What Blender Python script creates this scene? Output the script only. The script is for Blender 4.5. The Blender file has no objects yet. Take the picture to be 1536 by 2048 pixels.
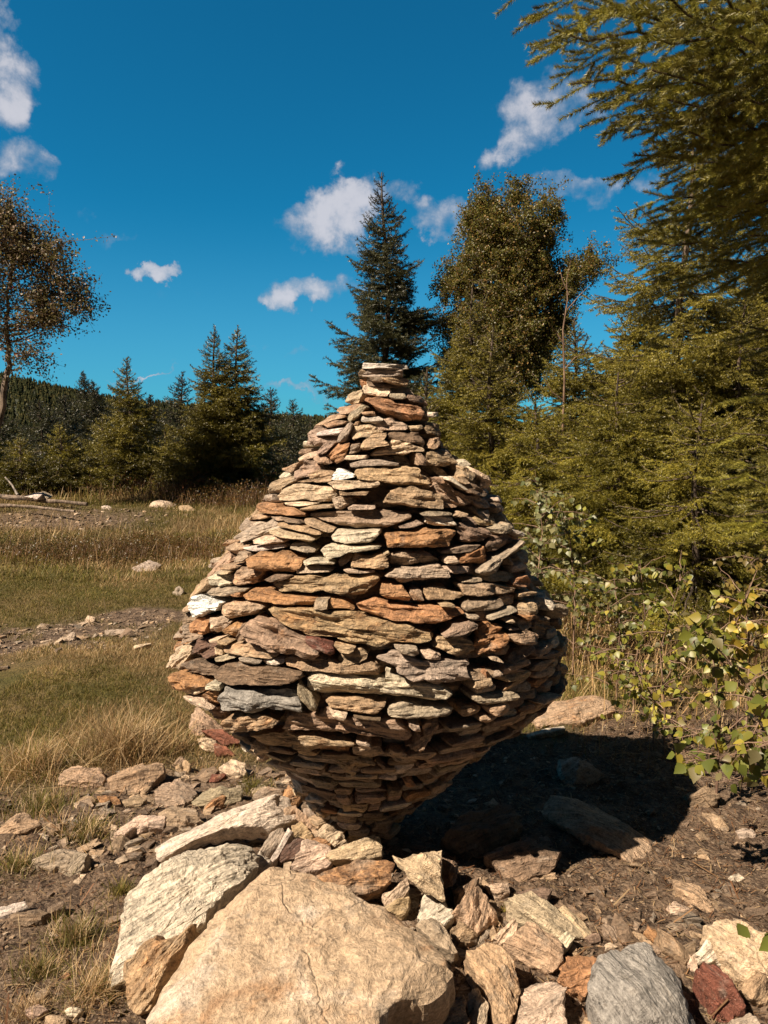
import bpy, math, random
import numpy as np
from math import radians, sin, cos, pi
C = bpy.context.scene
COL = C.collection
# ------------------------------------------------------------------ camera
PITCH = radians(5.6); EYE = np.array([0.0, 0.0, 1.6]); FPX = 26/36*2048
cd = bpy.data.cameras.new('camera'); cam = bpy.data.objects.new('camera', cd); COL.objects.link(cam)
cam.location = EYE; cam.rotation_euler = (pi/2-PITCH, 0, 0)
cd.sensor_fit = 'VERTICAL'; cd.sensor_height = 36; cd.lens = 26; cd.clip_start = 0.05; cd.clip_end = 3000
C.camera = cam
C.render.resolution_x = 768; C.render.resolution_y = 1024
C.view_settings.view_transform = 'Standard'; C.view_settings.look = 'None'
C.view_settings.exposure = 0.92; C.view_settings.gamma = 1
SUN_EL = radians(48); SUN_H = np.array([-0.85, -0.53]); SUN_H /= np.linalg.norm(SUN_H)
SUND = np.array([SUN_H[0]*cos(SUN_EL), SUN_H[1]*cos(SUN_EL), sin(SUN_EL)])

def ray(px, py):
    x = (px-768)/FPX; y = (1024-py)/FPX
    return np.array([x, cos(PITCH)+y*sin(PITCH), -sin(PITCH)+y*cos(PITCH)])
def at(px, py, Y):
    r = ray(px, py); return EYE + r*(Y/r[1])
def proj(P):
    P = np.atleast_2d(P)-EYE
    d = P[:, 1]*cos(PITCH)-P[:, 2]*sin(PITCH); u = P[:, 1]*sin(PITCH)+P[:, 2]*cos(PITCH)
    return np.stack([768+FPX*P[:, 0]/d, 1024-FPX*u/d], 1)

# ------------------------------------------------------------------ node helpers
class NT:
    def __init__(s, nt): s.nt = nt; nt.nodes.clear()
    def n(s, t, ins=None, **kw):
        nd = s.nt.nodes.new(t)
        for k, v in kw.items(): setattr(nd, k, v)
        if ins:
            for k, v in ins.items(): s.put(nd.inputs[k], v)
        return nd
    def put(s, sock, v):
        if isinstance(v, bpy.types.NodeSocket): s.nt.links.new(v, sock)
        elif isinstance(v, bpy.types.Node): s.nt.links.new(v.outputs[0], sock)
        else:
            try: sock.default_value = v
            except Exception: sock.default_value = tuple(v)+(1,)
    def math(s, op, a, b=0.0, clamp=False):
        nd = s.n('ShaderNodeMath', operation=op, use_clamp=clamp); s.put(nd.inputs[0], a); s.put(nd.inputs[1], b); return nd.outputs[0]
    def mad(s, a, b, c):
        nd = s.n('ShaderNodeMath', operation='MULTIPLY_ADD'); s.put(nd.inputs[0], a); s.put(nd.inputs[1], b); s.put(nd.inputs[2], c); return nd.outputs[0]
    def noise(s, vec, scale, detail=3, rough=0.55, dist=0.0):
        return s.n('ShaderNodeTexNoise', {'Vector': vec, 'Scale': scale, 'Detail': detail, 'Roughness': rough, 'Distortion': dist}).outputs[0]
    def smap(s, v, a, b, c=0.0, d=1.0):
        nd = s.n('ShaderNodeMapRange', interpolation_type='SMOOTHSTEP')
        s.put(nd.inputs[0], v)
        for i, q in enumerate((a, b, c, d)): nd.inputs[i+1].default_value = q
        return nd.outputs[0]
    def mix(s, f, a, b, mode='MIX'):
        nd = s.n('ShaderNodeMix', data_type='RGBA', blend_type=mode)
        s.put(nd.inputs[0], f); s.put(nd.inputs[6], a); s.put(nd.inputs[7], b); return nd.outputs[2]
    def vscale(s, vec, sc):
        nd = s.n('ShaderNodeVectorMath', operation='MULTIPLY'); s.put(nd.inputs[0], vec); nd.inputs[1].default_value = sc; return nd.outputs[0]
    def grey(s, f):
        nd = s.n('ShaderNodeCombineColor'); [s.put(nd.inputs[i], f) for i in range(3)]; return nd.outputs[0]

# ------------------------------------------------------------------ world: sky and clouds
W = bpy.data.worlds.new('World'); C.world = W; W.use_nodes = True
w = NT(W.node_tree)
sky = w.n('ShaderNodeTexSky', sky_type='NISHITA', sun_disc=False, sun_elevation=SUN_EL,
          sun_rotation=math.atan2(SUN_H[0], SUN_H[1]), altitude=900, air_density=1.0, dust_density=0.05, ozone_density=2.0)
tc = w.n('ShaderNodeTexCoord').outputs['Generated']
hs = w.n('ShaderNodeHueSaturation', {'Hue': 0.482, 'Saturation': 1.1, 'Value': 1.0, 'Color': sky})
skyc = w.mix(1.0, hs.outputs[0], (0.10, 0.98, 1.30), 'MULTIPLY')
CL = [(20,180,62,72,1.0,0),(0,45,45,70,.75,0),(25,315,80,40,.9,-.5),(1085,250,100,62,1.0,.45),(665,412,120,58,1.0,.3),(800,385,70,32,.75,0),(885,440,68,48,1.0,.2),
      (640,575,92,36,.85,-.1),(295,555,38,20,.8,0),(1130,400,90,32,.6,0),(1205,400,40,35,.5,0),(215,465,52,15,.45,-.5),(1530,345,70,70,.95,0),(1300,385,50,28,.5,0),
      (265,737,75,4,.5,.08),(500,700,170,9,.38,0),(590,775,120,9,.4,0),(420,755,60,6,.3,0),(350,600,240,20,.2,.1),(500,405,60,14,.25,.2),(1440,250,60,30,.5,0)]
wn1 = w.n('ShaderNodeTexNoise', {'Vector': tc, 'Scale': 9.0, 'Detail': 3, 'Roughness': .5}).outputs[1]; wn2 = w.n('ShaderNodeTexNoise', {'Vector': tc, 'Scale': 32.0, 'Detail': 5, 'Roughness': .6}).outputs[1]
def vm(op, a, b):
    nd = w.n('ShaderNodeVectorMath', operation=op); w.put(nd.inputs[0], a); w.put(nd.inputs[1], b); return nd.outputs[0]
tcw = vm('ADD', vm('ADD', tc, vm('MULTIPLY', vm('SUBTRACT', wn1, (.5, .5, .5)), (.13, .13, .11))), vm('MULTIPLY', vm('SUBTRACT', wn2, (.5, .5, .5)), (.055, .055, .055)))
field = None
sep0 = w.n('ShaderNodeSeparateXYZ', {0: tc}).outputs[1]
for (cx, cy, rx, ry, am, tl) in CL:
    d0 = ray(cx, cy); ln = np.linalg.norm(d0); d0 = d0/ln
    U = np.array([1., 0, 0]); U -= d0*U.dot(d0); U /= np.linalg.norm(U); V = np.cross(U, d0)
    U2 = U*cos(tl)+V*sin(tl); V2 = -U*sin(tl)+V*cos(tl)
    sx = FPX*ln/rx*1.08; sy = FPX*ln/ry*1.08
    dots = []
    for ax, sc in ((U2, sx), (V2, sy)):
        nd = w.n('ShaderNodeVectorMath', operation='DOT_PRODUCT'); w.put(nd.inputs[0], tcw); nd.inputs[1].default_value = tuple(ax*sc)
        q = w.math('SUBTRACT', nd.outputs['Value'], float(d0.dot(ax)*sc)); dots.append(w.math('MULTIPLY', q, q))
    nd = w.n('ShaderNodeVectorMath', operation='DOT_PRODUCT'); w.put(nd.inputs[0], tc); nd.inputs[1].default_value = tuple(d0)
    front = w.math('GREATER_THAN', nd.outputs['Value'], 0.3)
    r2 = w.math('ADD', dots[0], dots[1])
    f = w.math('MULTIPLY', w.math('MULTIPLY', w.smap(r2, 0.0, 2.2, 1, 0), am), front)
    field = f if field is None else w.math('MAXIMUM', field, f)
n1 = w.noise(tc, 13, 9, 0.58, 0.25); n2 = w.noise(tc, 60, 6, 0.65); n3 = w.noise(tc, 6, 4, .5)
fld = w.mad(w.math('SUBTRACT', n1, 0.5), 2.7, field); fld = w.mad(w.math('SUBTRACT', n2, 0.5), 0.55, fld); fld = w.mad(w.math('SUBTRACT', w.noise(tc, 31, 6, .6, .3), 0.5), 1.3, fld)
fld = w.math('MULTIPLY', fld, w.smap(field, 0.0, 0.5))
dens = w.smap(fld, 0.12, 1.15, 0, 0.84)
cc = w.mix(w.smap(w.math('ADD', fld, w.math('MULTIPLY', sep0, 0.0)), 0.35, 1.35), (3.8, 4.6, 6.0), (9.2, 9.0, 9.6))
sepz = w.n('ShaderNodeSeparateXYZ', {0: tc}).outputs[2]
hz = w.smap(sepz, 0.0, 0.30, 0.46, 0.0)
skyc = w.mix(hz, skyc, (1.9, 5.2, 8.0))
final = w.mix(dens, skyc, cc)
back = w.math('MULTIPLY', w.smap(sep0, -0.35, 0.45, 0.12, 1.0), w.smap(sepz, 0.62, 0.95, 1.0, 0.2))  # added dimming of the sky behind the camera and overhead, cuts fill light
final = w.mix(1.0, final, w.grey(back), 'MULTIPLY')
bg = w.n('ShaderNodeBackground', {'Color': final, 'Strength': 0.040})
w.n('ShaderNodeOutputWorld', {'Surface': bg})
# ------------------------------------------------------------------ sun
sd = bpy.data.lights.new('sun', 'SUN'); so = bpy.data.objects.new('sun', sd); COL.objects.link(so)
sd.energy = 5.0; sd.angle = radians(0.5); sd.color = (1.0, 0.84, 0.67)
import mathutils
so.rotation_euler = mathutils.Vector(tuple(SUND)).to_track_quat('Z', 'Y').to_euler(); so.location = (-5, -5, 12)

# ------------------------------------------------------------------ numpy noise
_rs = np.random.RandomState(7); _T = _rs.rand(4096)
def vnoise(P):
    P = np.asarray(P, float); i = np.floor(P).astype(np.int64); f = P-i; f = f*f*(3-2*f); out = 0
    for dx in (0, 1):
        for dy in (0, 1):
            for dz in (0, 1):
                h = ((i[..., 0]+dx)*73856093 ^ (i[..., 1]+dy)*19349663 ^ (i[..., 2]+dz)*83492791) & 4095
                wgt = (f[..., 0] if dx else 1-f[..., 0])*(f[..., 1] if dy else 1-f[..., 1])*(f[..., 2] if dz else 1-f[..., 2])
                out = out+_T[h]*wgt
    return out*2-1
def fbm(P, o=3, g=0.5):
    a = 1.0; s = 0; P = np.asarray(P, float)
    for k in range(o): s = s+a*vnoise(P+k*17.3); P = P*2.03; a *= g
    return s
def sstep(a, b, x):
    t = np.clip((x-a)/(b-a), 0, 1); return t*t*(3-2*t)

# ------------------------------------------------------------------ mesh helpers
class MB:
    def __init__(s): s.V = []; s.F = []; s.n = 0; s.A = {}
    def add(s, V, Fs, **attrs):
        V = np.asarray(V, float); s.V.append(V)
        for F in (Fs if isinstance(Fs, list) else [Fs]):
            if len(F): s.F.append(np.asarray(F, np.int64)+s.n)
        for k, a in attrs.items():
            a = np.asarray(a, float)
            if a.ndim == 1: a = np.tile(a, (len(V), 1))
            s.A.setdefault(k, []).append(a)
        s.n += len(V)
    def build(s, name, mat, parent=None, smooth=False, loc=None):
        V = np.concatenate(s.V) if s.V else np.zeros((0, 3))
        me = bpy.data.meshes.new(name)
        if loc is not None: V = V-np.asarray(loc)
        me.vertices.add(len(V)); me.vertices.foreach_set('co', V.astype(np.float32).ravel())
        loops = np.concatenate([f.ravel() for f in s.F]); tot = np.concatenate([np.full(len(f), f.shape[1]) for f in s.F])
        me.loops.add(len(loops)); me.loops.foreach_set('vertex_index', loops.astype(np.int32))
        me.polygons.add(len(tot)); me.polygons.foreach_set('loop_start', np.concatenate([[0], np.cumsum(tot)[:-1]]).astype(np.int32))
        me.polygons.foreach_set('loop_total', tot.astype(np.int32))
        me.polygons.foreach_set('use_smooth', np.full(len(tot), smooth))
        for k, L in s.A.items():
            a = np.concatenate(L)
            if a.shape[1] == 4:
                at_ = me.attributes.new(k, 'FLOAT_COLOR', 'POINT'); at_.data.foreach_set('color', a.astype(np.float32).ravel())
            else:
                at_ = me.attributes.new(k, 'FLOAT_VECTOR', 'POINT'); at_.data.foreach_set('vector', a.astype(np.float32).ravel())
        me.update(calc_edges=True); me.validate()
        me.materials.append(mat)
        o = bpy.data.objects.new(name, me); COL.objects.link(o)
        if loc is not None and parent is None: o.location = tuple(loc)
        if parent: o.parent = parent
        return o
def tag(o, label=None, cat=None, group=None, kind=None):
    if label: o['label'] = label
    if cat: o['category'] = cat
    if group: o['group'] = group
    if kind: o['kind'] = kind
    return o
def empty(name, loc):
    o = bpy.data.objects.new(name, None); COL.objects.link(o); o.location = tuple(loc); o.empty_display_size = 0.2; return o
def tubes(mb, lines, sides=5, **attrs):
    """lines: list of (Kx3 points, K radii)"""
    for P, R in lines:
        P = np.asarray(P, float); K = len(P); R = np.broadcast_to(R, (K,))
        T = np.gradient(P, axis=0); T /= np.linalg.norm(T, axis=1)[:, None]+1e-9
        ref = np.array([0, 0, 1.]) if abs(T[0, 2]) < .8 else np.array([1., 0, 0])
        A = np.cross(T, ref); A /= np.linalg.norm(A, axis=1)[:, None]+1e-9; B = np.cross(T, A)
        an = np.arange(sides)*2*pi/sides
        V = P[:, None]+R[:, None, None]*(A[:, None]*np.cos(an)[None, :, None]+B[:, None]*np.sin(an)[None, :, None])
        V = V.reshape(-1, 3); i = np.arange(K-1)[:, None]*sides; j = np.arange(sides)[None]; j2 = (j+1) % sides
        F = np.stack([i+j, i+j2, i+j2+sides, i+j+sides], -1).reshape(-1, 4)
        V = np.concatenate([V, P[-1:]]); last = (K-1)*sides
        cap = np.stack([last+np.arange(sides), last+(np.arange(sides)+1) % sides, np.full(sides, K*sides)], 1)
        mb.add(V, [F, cap], **attrs)

# ------------------------------------------------------------------ materials
def attr(m, name, out='Vector'): return m.n('ShaderNodeAttribute', attribute_name=name).outputs[out]
def mat(name):
    M = bpy.data.materials.new(name); M.use_nodes = True; return M, NT(M.node_tree)
def stone_material(name, bump=0.55, streak=1.0, lich=0.0):
    M, m = mat(name)
    a = m.n('ShaderNodeAttribute', attribute_name='col'); base = a.outputs['Color']; rust = a.outputs['Alpha']
    lp = attr(m, 'lp')
    s1 = m.noise(m.vscale(lp, (6, 55, 14)), 1.0, 4, 0.6, 0.6)
    s2 = m.noise(m.vscale(lp, (14, 160, 40)), 1.0, 3, 0.65, 0.4)
    big = m.noise(lp, 9, 4, 0.6, 0.5); sp = m.noise(lp, 130, 4, 0.75); md = m.noise(lp, 42, 4, 0.7, .5)
    v = m.mad(m.math('SUBTRACT', s1, 0.5), 1.5*streak, 1.0); v = m.mad(m.math('SUBTRACT', s2, 0.5), 1.0*streak, v)
    v = m.mad(m.math('SUBTRACT', sp, 0.5), 1.7, v); v = m.mad(m.math('SUBTRACT', md, 0.5), 1.9, v)
    v = m.math('MAXIMUM', v, 0.16)
    c = m.mix(1.0, base, m.grey(v), 'MULTIPLY')
    rf = m.smap(m.math('ADD', m.mad(m.math('SUBTRACT', big, 0.5), 1.8, rust), m.math('MULTIPLY', m.math('SUBTRACT', s1, .5), .7)), 0.35, 0.95, 0, 0.8)
    rc = m.mix(m.smap(md, .35, .65), (0.15, 0.062, 0.022), (0.42, 0.22, 0.09))
    c = m.mix(rf, c, m.mix(1.0, rc, m.grey(v), 'MULTIPLY'))
    gm = m.noise(m.vscale(lp, (1, 1.8, 1)), 16, 3, .6)
    c = m.mix(m.smap(gm, .56, .76, 0, .55), c, m.mix(1.0, (0.27, 0.235, 0.19), m.grey(v), 'MULTIPLY'))
    c = m.mix(m.smap(m.noise(lp, 260, 2, .5), .66, .76, 0, .55), c, (0.62, 0.56, 0.47))
    c = m.mix(m.smap(m.noise(lp, 34, 4, .7, .8 if not lich else .1), .60, .72, 0, .55 if not lich else .25), c, (0.075, 0.05, 0.032))
    if lich:
        pn = m.noise(lp, 2.6, 6, .62, .6); c = m.mix(m.smap(pn, .50, .66, 0, lich), c, m.mix(1.0, (0.60, 0.51, 0.41), m.grey(v), 'MULTIPLY'))
        pn = m.noise(lp, 4.3, 5, .6, .9); c = m.mix(m.smap(pn, .56, .68, 0, lich*.8), c, m.mix(1.0, (0.30, 0.155, 0.07), m.grey(v), 'MULTIPLY'))
        cr_ = m.n('ShaderNodeTexVoronoi', {'Vector': m.n('ShaderNodeVectorMath', {0: lp, 1: m.vscale(m.n('ShaderNodeTexNoise', {'Vector': lp, 'Scale': 5.0, 'Detail': 4}).outputs[1], (.3, .3, .3))}, operation='ADD').outputs[0], 'Scale': 1.5}, feature='DISTANCE_TO_EDGE').outputs[0]
        crk = m.smap(cr_, 0.0, .012, 1, 0); c = m.mix(m.math('MULTIPLY', crk, .14), c, (.06, .04, .025))
    hgt = m.math('ADD', m.math('ADD', m.math('MULTIPLY', s1, .9*streak), m.math('MULTIPLY', s2, .35*streak)), m.math('ADD', m.math('MULTIPLY', sp, .38), m.math('MULTIPLY', md, .7)))
    if lich: hgt = m.math('SUBTRACT', hgt, m.math('MULTIPLY', crk, .25))
    b = m.n('ShaderNodeBump', {'Strength': bump, 'Distance': 0.022, 'Height': hgt})
    p = m.n('ShaderNodeBsdfPrincipled', {'Base Color': c, 'Roughness': 0.72, 'Specular IOR Level': 0.35, 'Normal': b})
    m.n('ShaderNodeOutputMaterial', {'Surface': p}); return M
M_STONE = stone_material('schist', .9, 1.0)
M_BOULD = stone_material('boulder_granite', .75, 0.35, .75)
def leaf_material(name, trans=0.35, rough=0.5, spec=0.35, hue=1.0):
    M, m = mat(name)
    base = m.n('ShaderNodeAttribute', attribute_name='col').outputs['Color']
    g = m.n('ShaderNodeNewGeometry').outputs['Position']
    nz = m.noise(g, 3.0, 3, .6)
    c = m.mix(1.0, base, m.grey(m.mad(m.math('SUBTRACT', nz, .5), 1.1, 1.0)), 'MULTIPLY')
    p = m.n('ShaderNodeBsdfPrincipled', {'Base Color': c, 'Roughness': rough, 'Specular IOR Level': spec})
    t = m.n('ShaderNodeBsdfTranslucent', {'Color': c})
    x = m.n('ShaderNodeMixShader', {0: trans, 1: p, 2: t})
    m.n('ShaderNodeOutputMaterial', {'Surface': x}); return M
M_NEEDLE = leaf_material('spruce_needles', .18, .42, .45)
M_LEAF = leaf_material('leaves', .4, .42, .5)
M_GRASS = leaf_material('grass_blades', .3, .6, .25)
def bark_material(name, c1, c2, sc=30):
    M, m = mat(name); g = m.n('ShaderNodeNewGeometry').outputs['Position']
    a = m.noise(m.vscale(g, (1, 1, .3)), sc, 5, .65); b_ = m.noise(g, sc*.3, 3)
    c = m.mix(m.smap(m.math('ADD', a, m.math('MULTIPLY', m.math('SUBTRACT', b_, .5), .6)), .35, .65), c1, c2)
    b = m.n('ShaderNodeBump', {'Strength': .7, 'Distance': .01, 'Height': a})
    p = m.n('ShaderNodeBsdfPrincipled', {'Base Color': c, 'Roughness': .85, 'Normal': b})
    m.n('ShaderNodeOutputMaterial', {'Surface': p}); return M
M_BARK = bark_material('spruce_bark', (.07, .05, .035), (.24, .18, .13))
M_BRANCH = bark_material('branch_bark', (.035, .024, .016), (.12, .085, .06))
M_BIRCH = bark_material('birch_bark', (.10, .08, .06), (.42, .36, .29), 14)
M_TWIG = bark_material('twig_bark', (.12, .07, .045), (.26, .17, .11))
M_WOOD = bark_material('weathered_wood', (.10, .085, .07), (.36, .31, .26), 22)

# ------------------------------------------------------------------ ground
def gh(x, y):
    x = np.asarray(x, float); y = np.asarray(y, float)
    P = np.stack([x, y, 0*x], -1)
    left = 1-sstep(0.5, 3.0, x)
    h = .42*sstep(6.5, 14, y)*left + .10*sstep(6, 10, y)*(1-left)
    h += .11*sstep(9.6, 10.3, y+.25*vnoise(P*.8))*left - .03*sstep(10.5, 12, y)*left
    h += .05*fbm(P*.55, 3)*sstep(2.5, 6, y) + .018*fbm(P*1.7, 2) + .009*fbm(P*7, 3)*(1-sstep(8, 20, y))
    h += .10*sstep(1.2, 3.2, x)*sstep(1.5, 3.0, y)*(1-sstep(4.5, 7, y))
    h -= .05*np.exp(-((x+3.2)**2/2.2+(y-6.1)**2/.4))
    h += 1.0*sstep(18, 60, y)*sstep(-5,-60,x)
    h = h*(1-sstep(60, 200, y)) + .5*sstep(60, 200, y)
    return h
def ground_hit(px, py, h0=0.0):
    r = ray(px, py); z = 0.0
    for _ in range(12):
        t = (z+h0-EYE[2])/r[2]; P = EYE+r*t; z = float(gh(P[0], P[1]))
    return P
def soil(x, y):
    P = np.stack([np.asarray(x, float), np.asarray(y, float), 0*np.asarray(x, float)], -1)
    n = fbm(P*1.3, 3)*.5
    a = 1-sstep(3.1, 3.7, y+n*.9 + np.where(P[..., 0] > .3, -.9, 0))
    # worn path on the left
    cxl = 5.15+.42*(P[..., 0]+4.6); d = np.abs(y-cxl-.25*n+.35*fbm(P*2.7, 3))
    b = (1-sstep(.15, .75, d+.5*n))*sstep(-1.5, -2.3, P[..., 0]-.0)
    c = (1-sstep(.1, .5, np.hypot((x+1.75)/1.0, (y-6.75)/.35)-.6+n*.6))
    e = (1-sstep(11.5, 13.0, y))*sstep(10.2, 10.8, y)*sstep(-3.0, -4.2, P[..., 0])*.9
    return np.clip(np.maximum.reduce([a, b, c, e]), 0, 1)

def build_ground():
    def axis(lo, hi, fine, cutlo, cuthi, grow=1.09):
        xs = list(np.arange(cutlo, cuthi, fine)); s = fine
        while xs[-1] < hi: s *= grow; xs.append(xs[-1]+s)
        s = fine
        while xs[0] > lo: s *= grow; xs.insert(0, xs[0]-s)
        return np.array(xs)
    X = axis(-1500, 1500, .024, -2.6, 2.8); Y = axis(-60, 1900, .024, 1.1, 5.2, 1.03)
    gx, gy = np.meshgrid(X, Y); P = np.stack([gx, gy, gh(gx, gy)], -1)
    near = (1-sstep(5, 9, gy))*(1-sstep(3, 6, np.abs(gx)))
    P[..., 2] += near*.010*fbm(np.stack([gx, gy, gx*0], -1)*24, 2)
    nx, ny = len(X), len(Y); i = (np.arange(ny-1)[:, None]*nx+np.arange(nx-1)[None]).reshape(-1)
    F = np.stack([i, i+1, i+1+nx, i+nx], 1)
    s = soil(gx, gy); A = np.stack([s, s, s, s], -1).reshape(-1, 4)
    M, m = mat('ground_soil_and_turf'); g = m.n('ShaderNodeNewGeometry').outputs['Position']
    sm = m.n('ShaderNodeAttribute', attribute_name='soil').outputs['Fac']
    a = m.noise(g, 1.2, 5, .6); b = m.noise(g, 14, 5, .7); f = m.noise(g, 75, 4, .75); f2 = m.noise(g, 220, 3, .7)
    soilc = m.mix(m.smap(b, .35, .68), (.055, .036, .024), (.21, .145, .095))
    soilc = m.mix(m.smap(f, .54, .70), soilc, (.33, .25, .17)); soilc = m.mix(m.smap(f2, .60, .72), soilc, (.42, .34, .25))
    soilc = m.mix(m.smap(f, .44, .34), soilc, (.018, .012, .009))
    grc = m.mix(m.smap(a, .4, .6), (.10, .085, .022), (.18, .125, .055)); grc = m.mix(m.smap(f, .4, .7), grc, (.03, .03, .01))
    c = m.mix(sm, grc, soilc)
    vor = m.n('ShaderNodeTexVoronoi', {'Vector': g, 'Scale': 60}).outputs['Distance']
    hh = m.math('ADD', m.math('MULTIPLY', b, 1.2), m.math('ADD', m.math('MULTIPLY', f, .8), m.math('MULTIPLY', vor, -.5)))
    bp = m.n('ShaderNodeBump', {'Strength': .9, 'Distance': .02, 'Height': hh})
    p = m.n('ShaderNodeBsdfPrincipled', {'Base Color': c, 'Roughness': .9, 'Specular IOR Level': .2, 'Normal': bp})
    m.n('ShaderNodeOutputMaterial', {'Surface': p})
    mb = MB(); mb.add(P.reshape(-1, 3), F, soil=A); o = mb.build('ground', M, smooth=True); tag(o, kind='structure')
build_ground()

# ------------------------------------------------------------------ stones
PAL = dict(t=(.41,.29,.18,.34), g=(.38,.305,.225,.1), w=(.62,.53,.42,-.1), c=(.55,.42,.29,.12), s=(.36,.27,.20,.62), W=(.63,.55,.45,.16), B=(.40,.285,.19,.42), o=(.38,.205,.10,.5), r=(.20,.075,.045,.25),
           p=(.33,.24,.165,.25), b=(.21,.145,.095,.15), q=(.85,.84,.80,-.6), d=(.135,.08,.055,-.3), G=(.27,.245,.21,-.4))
def resample(P, n):
    Q = np.vstack([P, P[:1]]); L = np.r_[0, np.cumsum(np.linalg.norm(np.diff(Q, axis=0), axis=1))]
    s = np.linspace(0, L[-1], n, endpoint=False); return np.stack([np.interp(s, L, Q[:, k]) for k in range(3)], 1)
def stone_mesh(outline, nrm, depth, rng, n=64, rings=11, back=6, amp=1.0, facets=7, roll=.012, bulge=None, strata=None, chop=1.0, taper=.8, lay=1.0, bevel=0.0):
    nrm = np.asarray(nrm, float); nrm = nrm/np.linalg.norm(nrm)
    O = resample(np.asarray(outline, float), n); O = (O*8+np.roll(O, 1, 0)+np.roll(O, -1, 0))/10
    c = O.mean(0); D = O-c
    # principal axis
    Dp = D-np.outer(D@nrm, nrm); ev, E = np.linalg.eigh(Dp.T@Dp); u = E[:, 2]; u = u-nrm*u.dot(nrm); u /= np.linalg.norm(u)
    if strata is not None: u = np.asarray(strata, float)-nrm*np.dot(strata, nrm); u /= np.linalg.norm(u)
    v = np.cross(nrm, u); ext_v = np.ptp(D@v); ext_u = np.ptp(D@u); m = min(ext_u, ext_v)
    if bulge is None: bulge = .045*m
    roll = min(roll, .2*m)
    off = rng.rand(3)*50
    k = fbm((O*[1, 1, 1]*(1.2/max(m, .03)))+off, 3)*.05*m*amp
    k = k+fbm(O*55+off, 2)*.022*min(m, .25)
    O = O+D/np.linalg.norm(D, axis=1)[:, None]*k[:, None]
    D = O-c
    ss = 1-(1-np.linspace(0, 1, rings))**1.7; ss[0] = 0.02
    V = []
    for s in ss:
        e = np.clip((s-.90)/.10, 0, 1); V.append(c+D*s+nrm*(bulge*(1-s*s)-roll*(1-math.sqrt(max(0, 1-e*e)))))
    for j in range(1, back+1):
        t = j/back; V.append(c+D*(1+.03*sin(t*3)-(1-taper)*t*t)-nrm*(roll+depth*t**1.3))
    V = np.concatenate(V); R = rings+back
    if bevel:
        for sg, bt in ((1, 42), (-1, 55)):
            vv = v*(1 if v[2] > 0 else -1)*sg; mm = nrm*cos(radians(bt))+vv*sin(radians(bt)); d = (V-c)@mm; cut = d.max()-bevel*ext_v*rng.uniform(.10, .34 if sg > 0 else .16); V = V-np.outer(np.clip(d-cut, 0, None), mm)*.97
    # planar facets
    for _ in range(facets):
        a = rng.rand()*2*pi; tl = radians(rng.uniform(12, 50)); mm = nrm*cos(tl)+(u*cos(a)*.7+v*sin(a))*sin(tl); mm /= np.linalg.norm(mm)
        d = (V-c)@mm; mx = d.max(); cut = mx-(rng.uniform(.05, .40)*m*chop)*(sin(tl)+.2)
        V = V-np.outer(np.clip(d-cut, 0, None), mm)*.93
    L = np.stack([(V-c)@u, (V-c)@v, (V-c)@nrm], 1)
    f1 = fbm(L*[7, 42, 12]+off, 3, .6); f2 = fbm(L*(np.array([22, 60, 30]) if lay > .3 else np.array([16, 17, 16]))+off+9, 4, .55); f3 = fbm(L*7/max(.3, m*4)+off, 2)
    led = vnoise(L*[4, 55, 8]+off+3); led = np.sign(led)*np.abs(led)**.4
    A = amp*min(.013, .13*m)
    rad = V-(c-nrm*depth*.4); rad /= np.linalg.norm(rad, axis=1)[:, None]+1e-9
    V = V+nrm[None]*(A*(f1*.55+led*.35)*lay)[:, None]+rad*(A*(f2*.6+f3*.8))[:, None]
    i = np.arange(R-1)[:, None]*n; j = np.arange(n)[None]; j2 = (j+1) % n
    F = np.stack([i+j, i+j2, i+j2+n, i+j+n], -1).reshape(-1, 4)
    V = np.concatenate([V, V[:n].mean(0)[None], V[-n:].mean(0)[None]])
    jj = np.arange(n); F1 = np.stack([jj, np.full(n, R*n), (jj+1) % n], 1); F1 = F1[:, [1, 2, 0]][:, ::-1]
    F1 = np.stack([np.full(n, R*n), (jj+1) % n, jj], 1)
    b0 = (R-1)*n; F2 = np.stack([np.full(n, R*n+1), b0+jj, b0+(jj+1) % n], 1)
    L = np.concatenate([L, L[:1]*0, L[:1]*0+np.array([0, 0, -depth])])+off
    # orient so that the front face looks along nrm
    ar = np.cross(D, np.roll(D, -1, 0)).sum(0).dot(nrm)
    if ar > 0: F = F[:, ::-1]; F1 = F1; 
    else: F1 = F1[:, ::-1]; F2 = F2[:, ::-1]
    if ar > 0: F1 = F1[:, ::-1]; F2 = F2[:, ::-1]
    return V, [F, F1, F2], L
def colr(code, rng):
    c = np.array(PAL[code]); k = rng.uniform(.85, 1.15); return np.array([c[0]*k, c[1]*k*rng.uniform(.96, 1.03), c[2]*k*rng.uniform(.9, 1.08), c[3]+rng.uniform(-.15, .15)])

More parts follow.
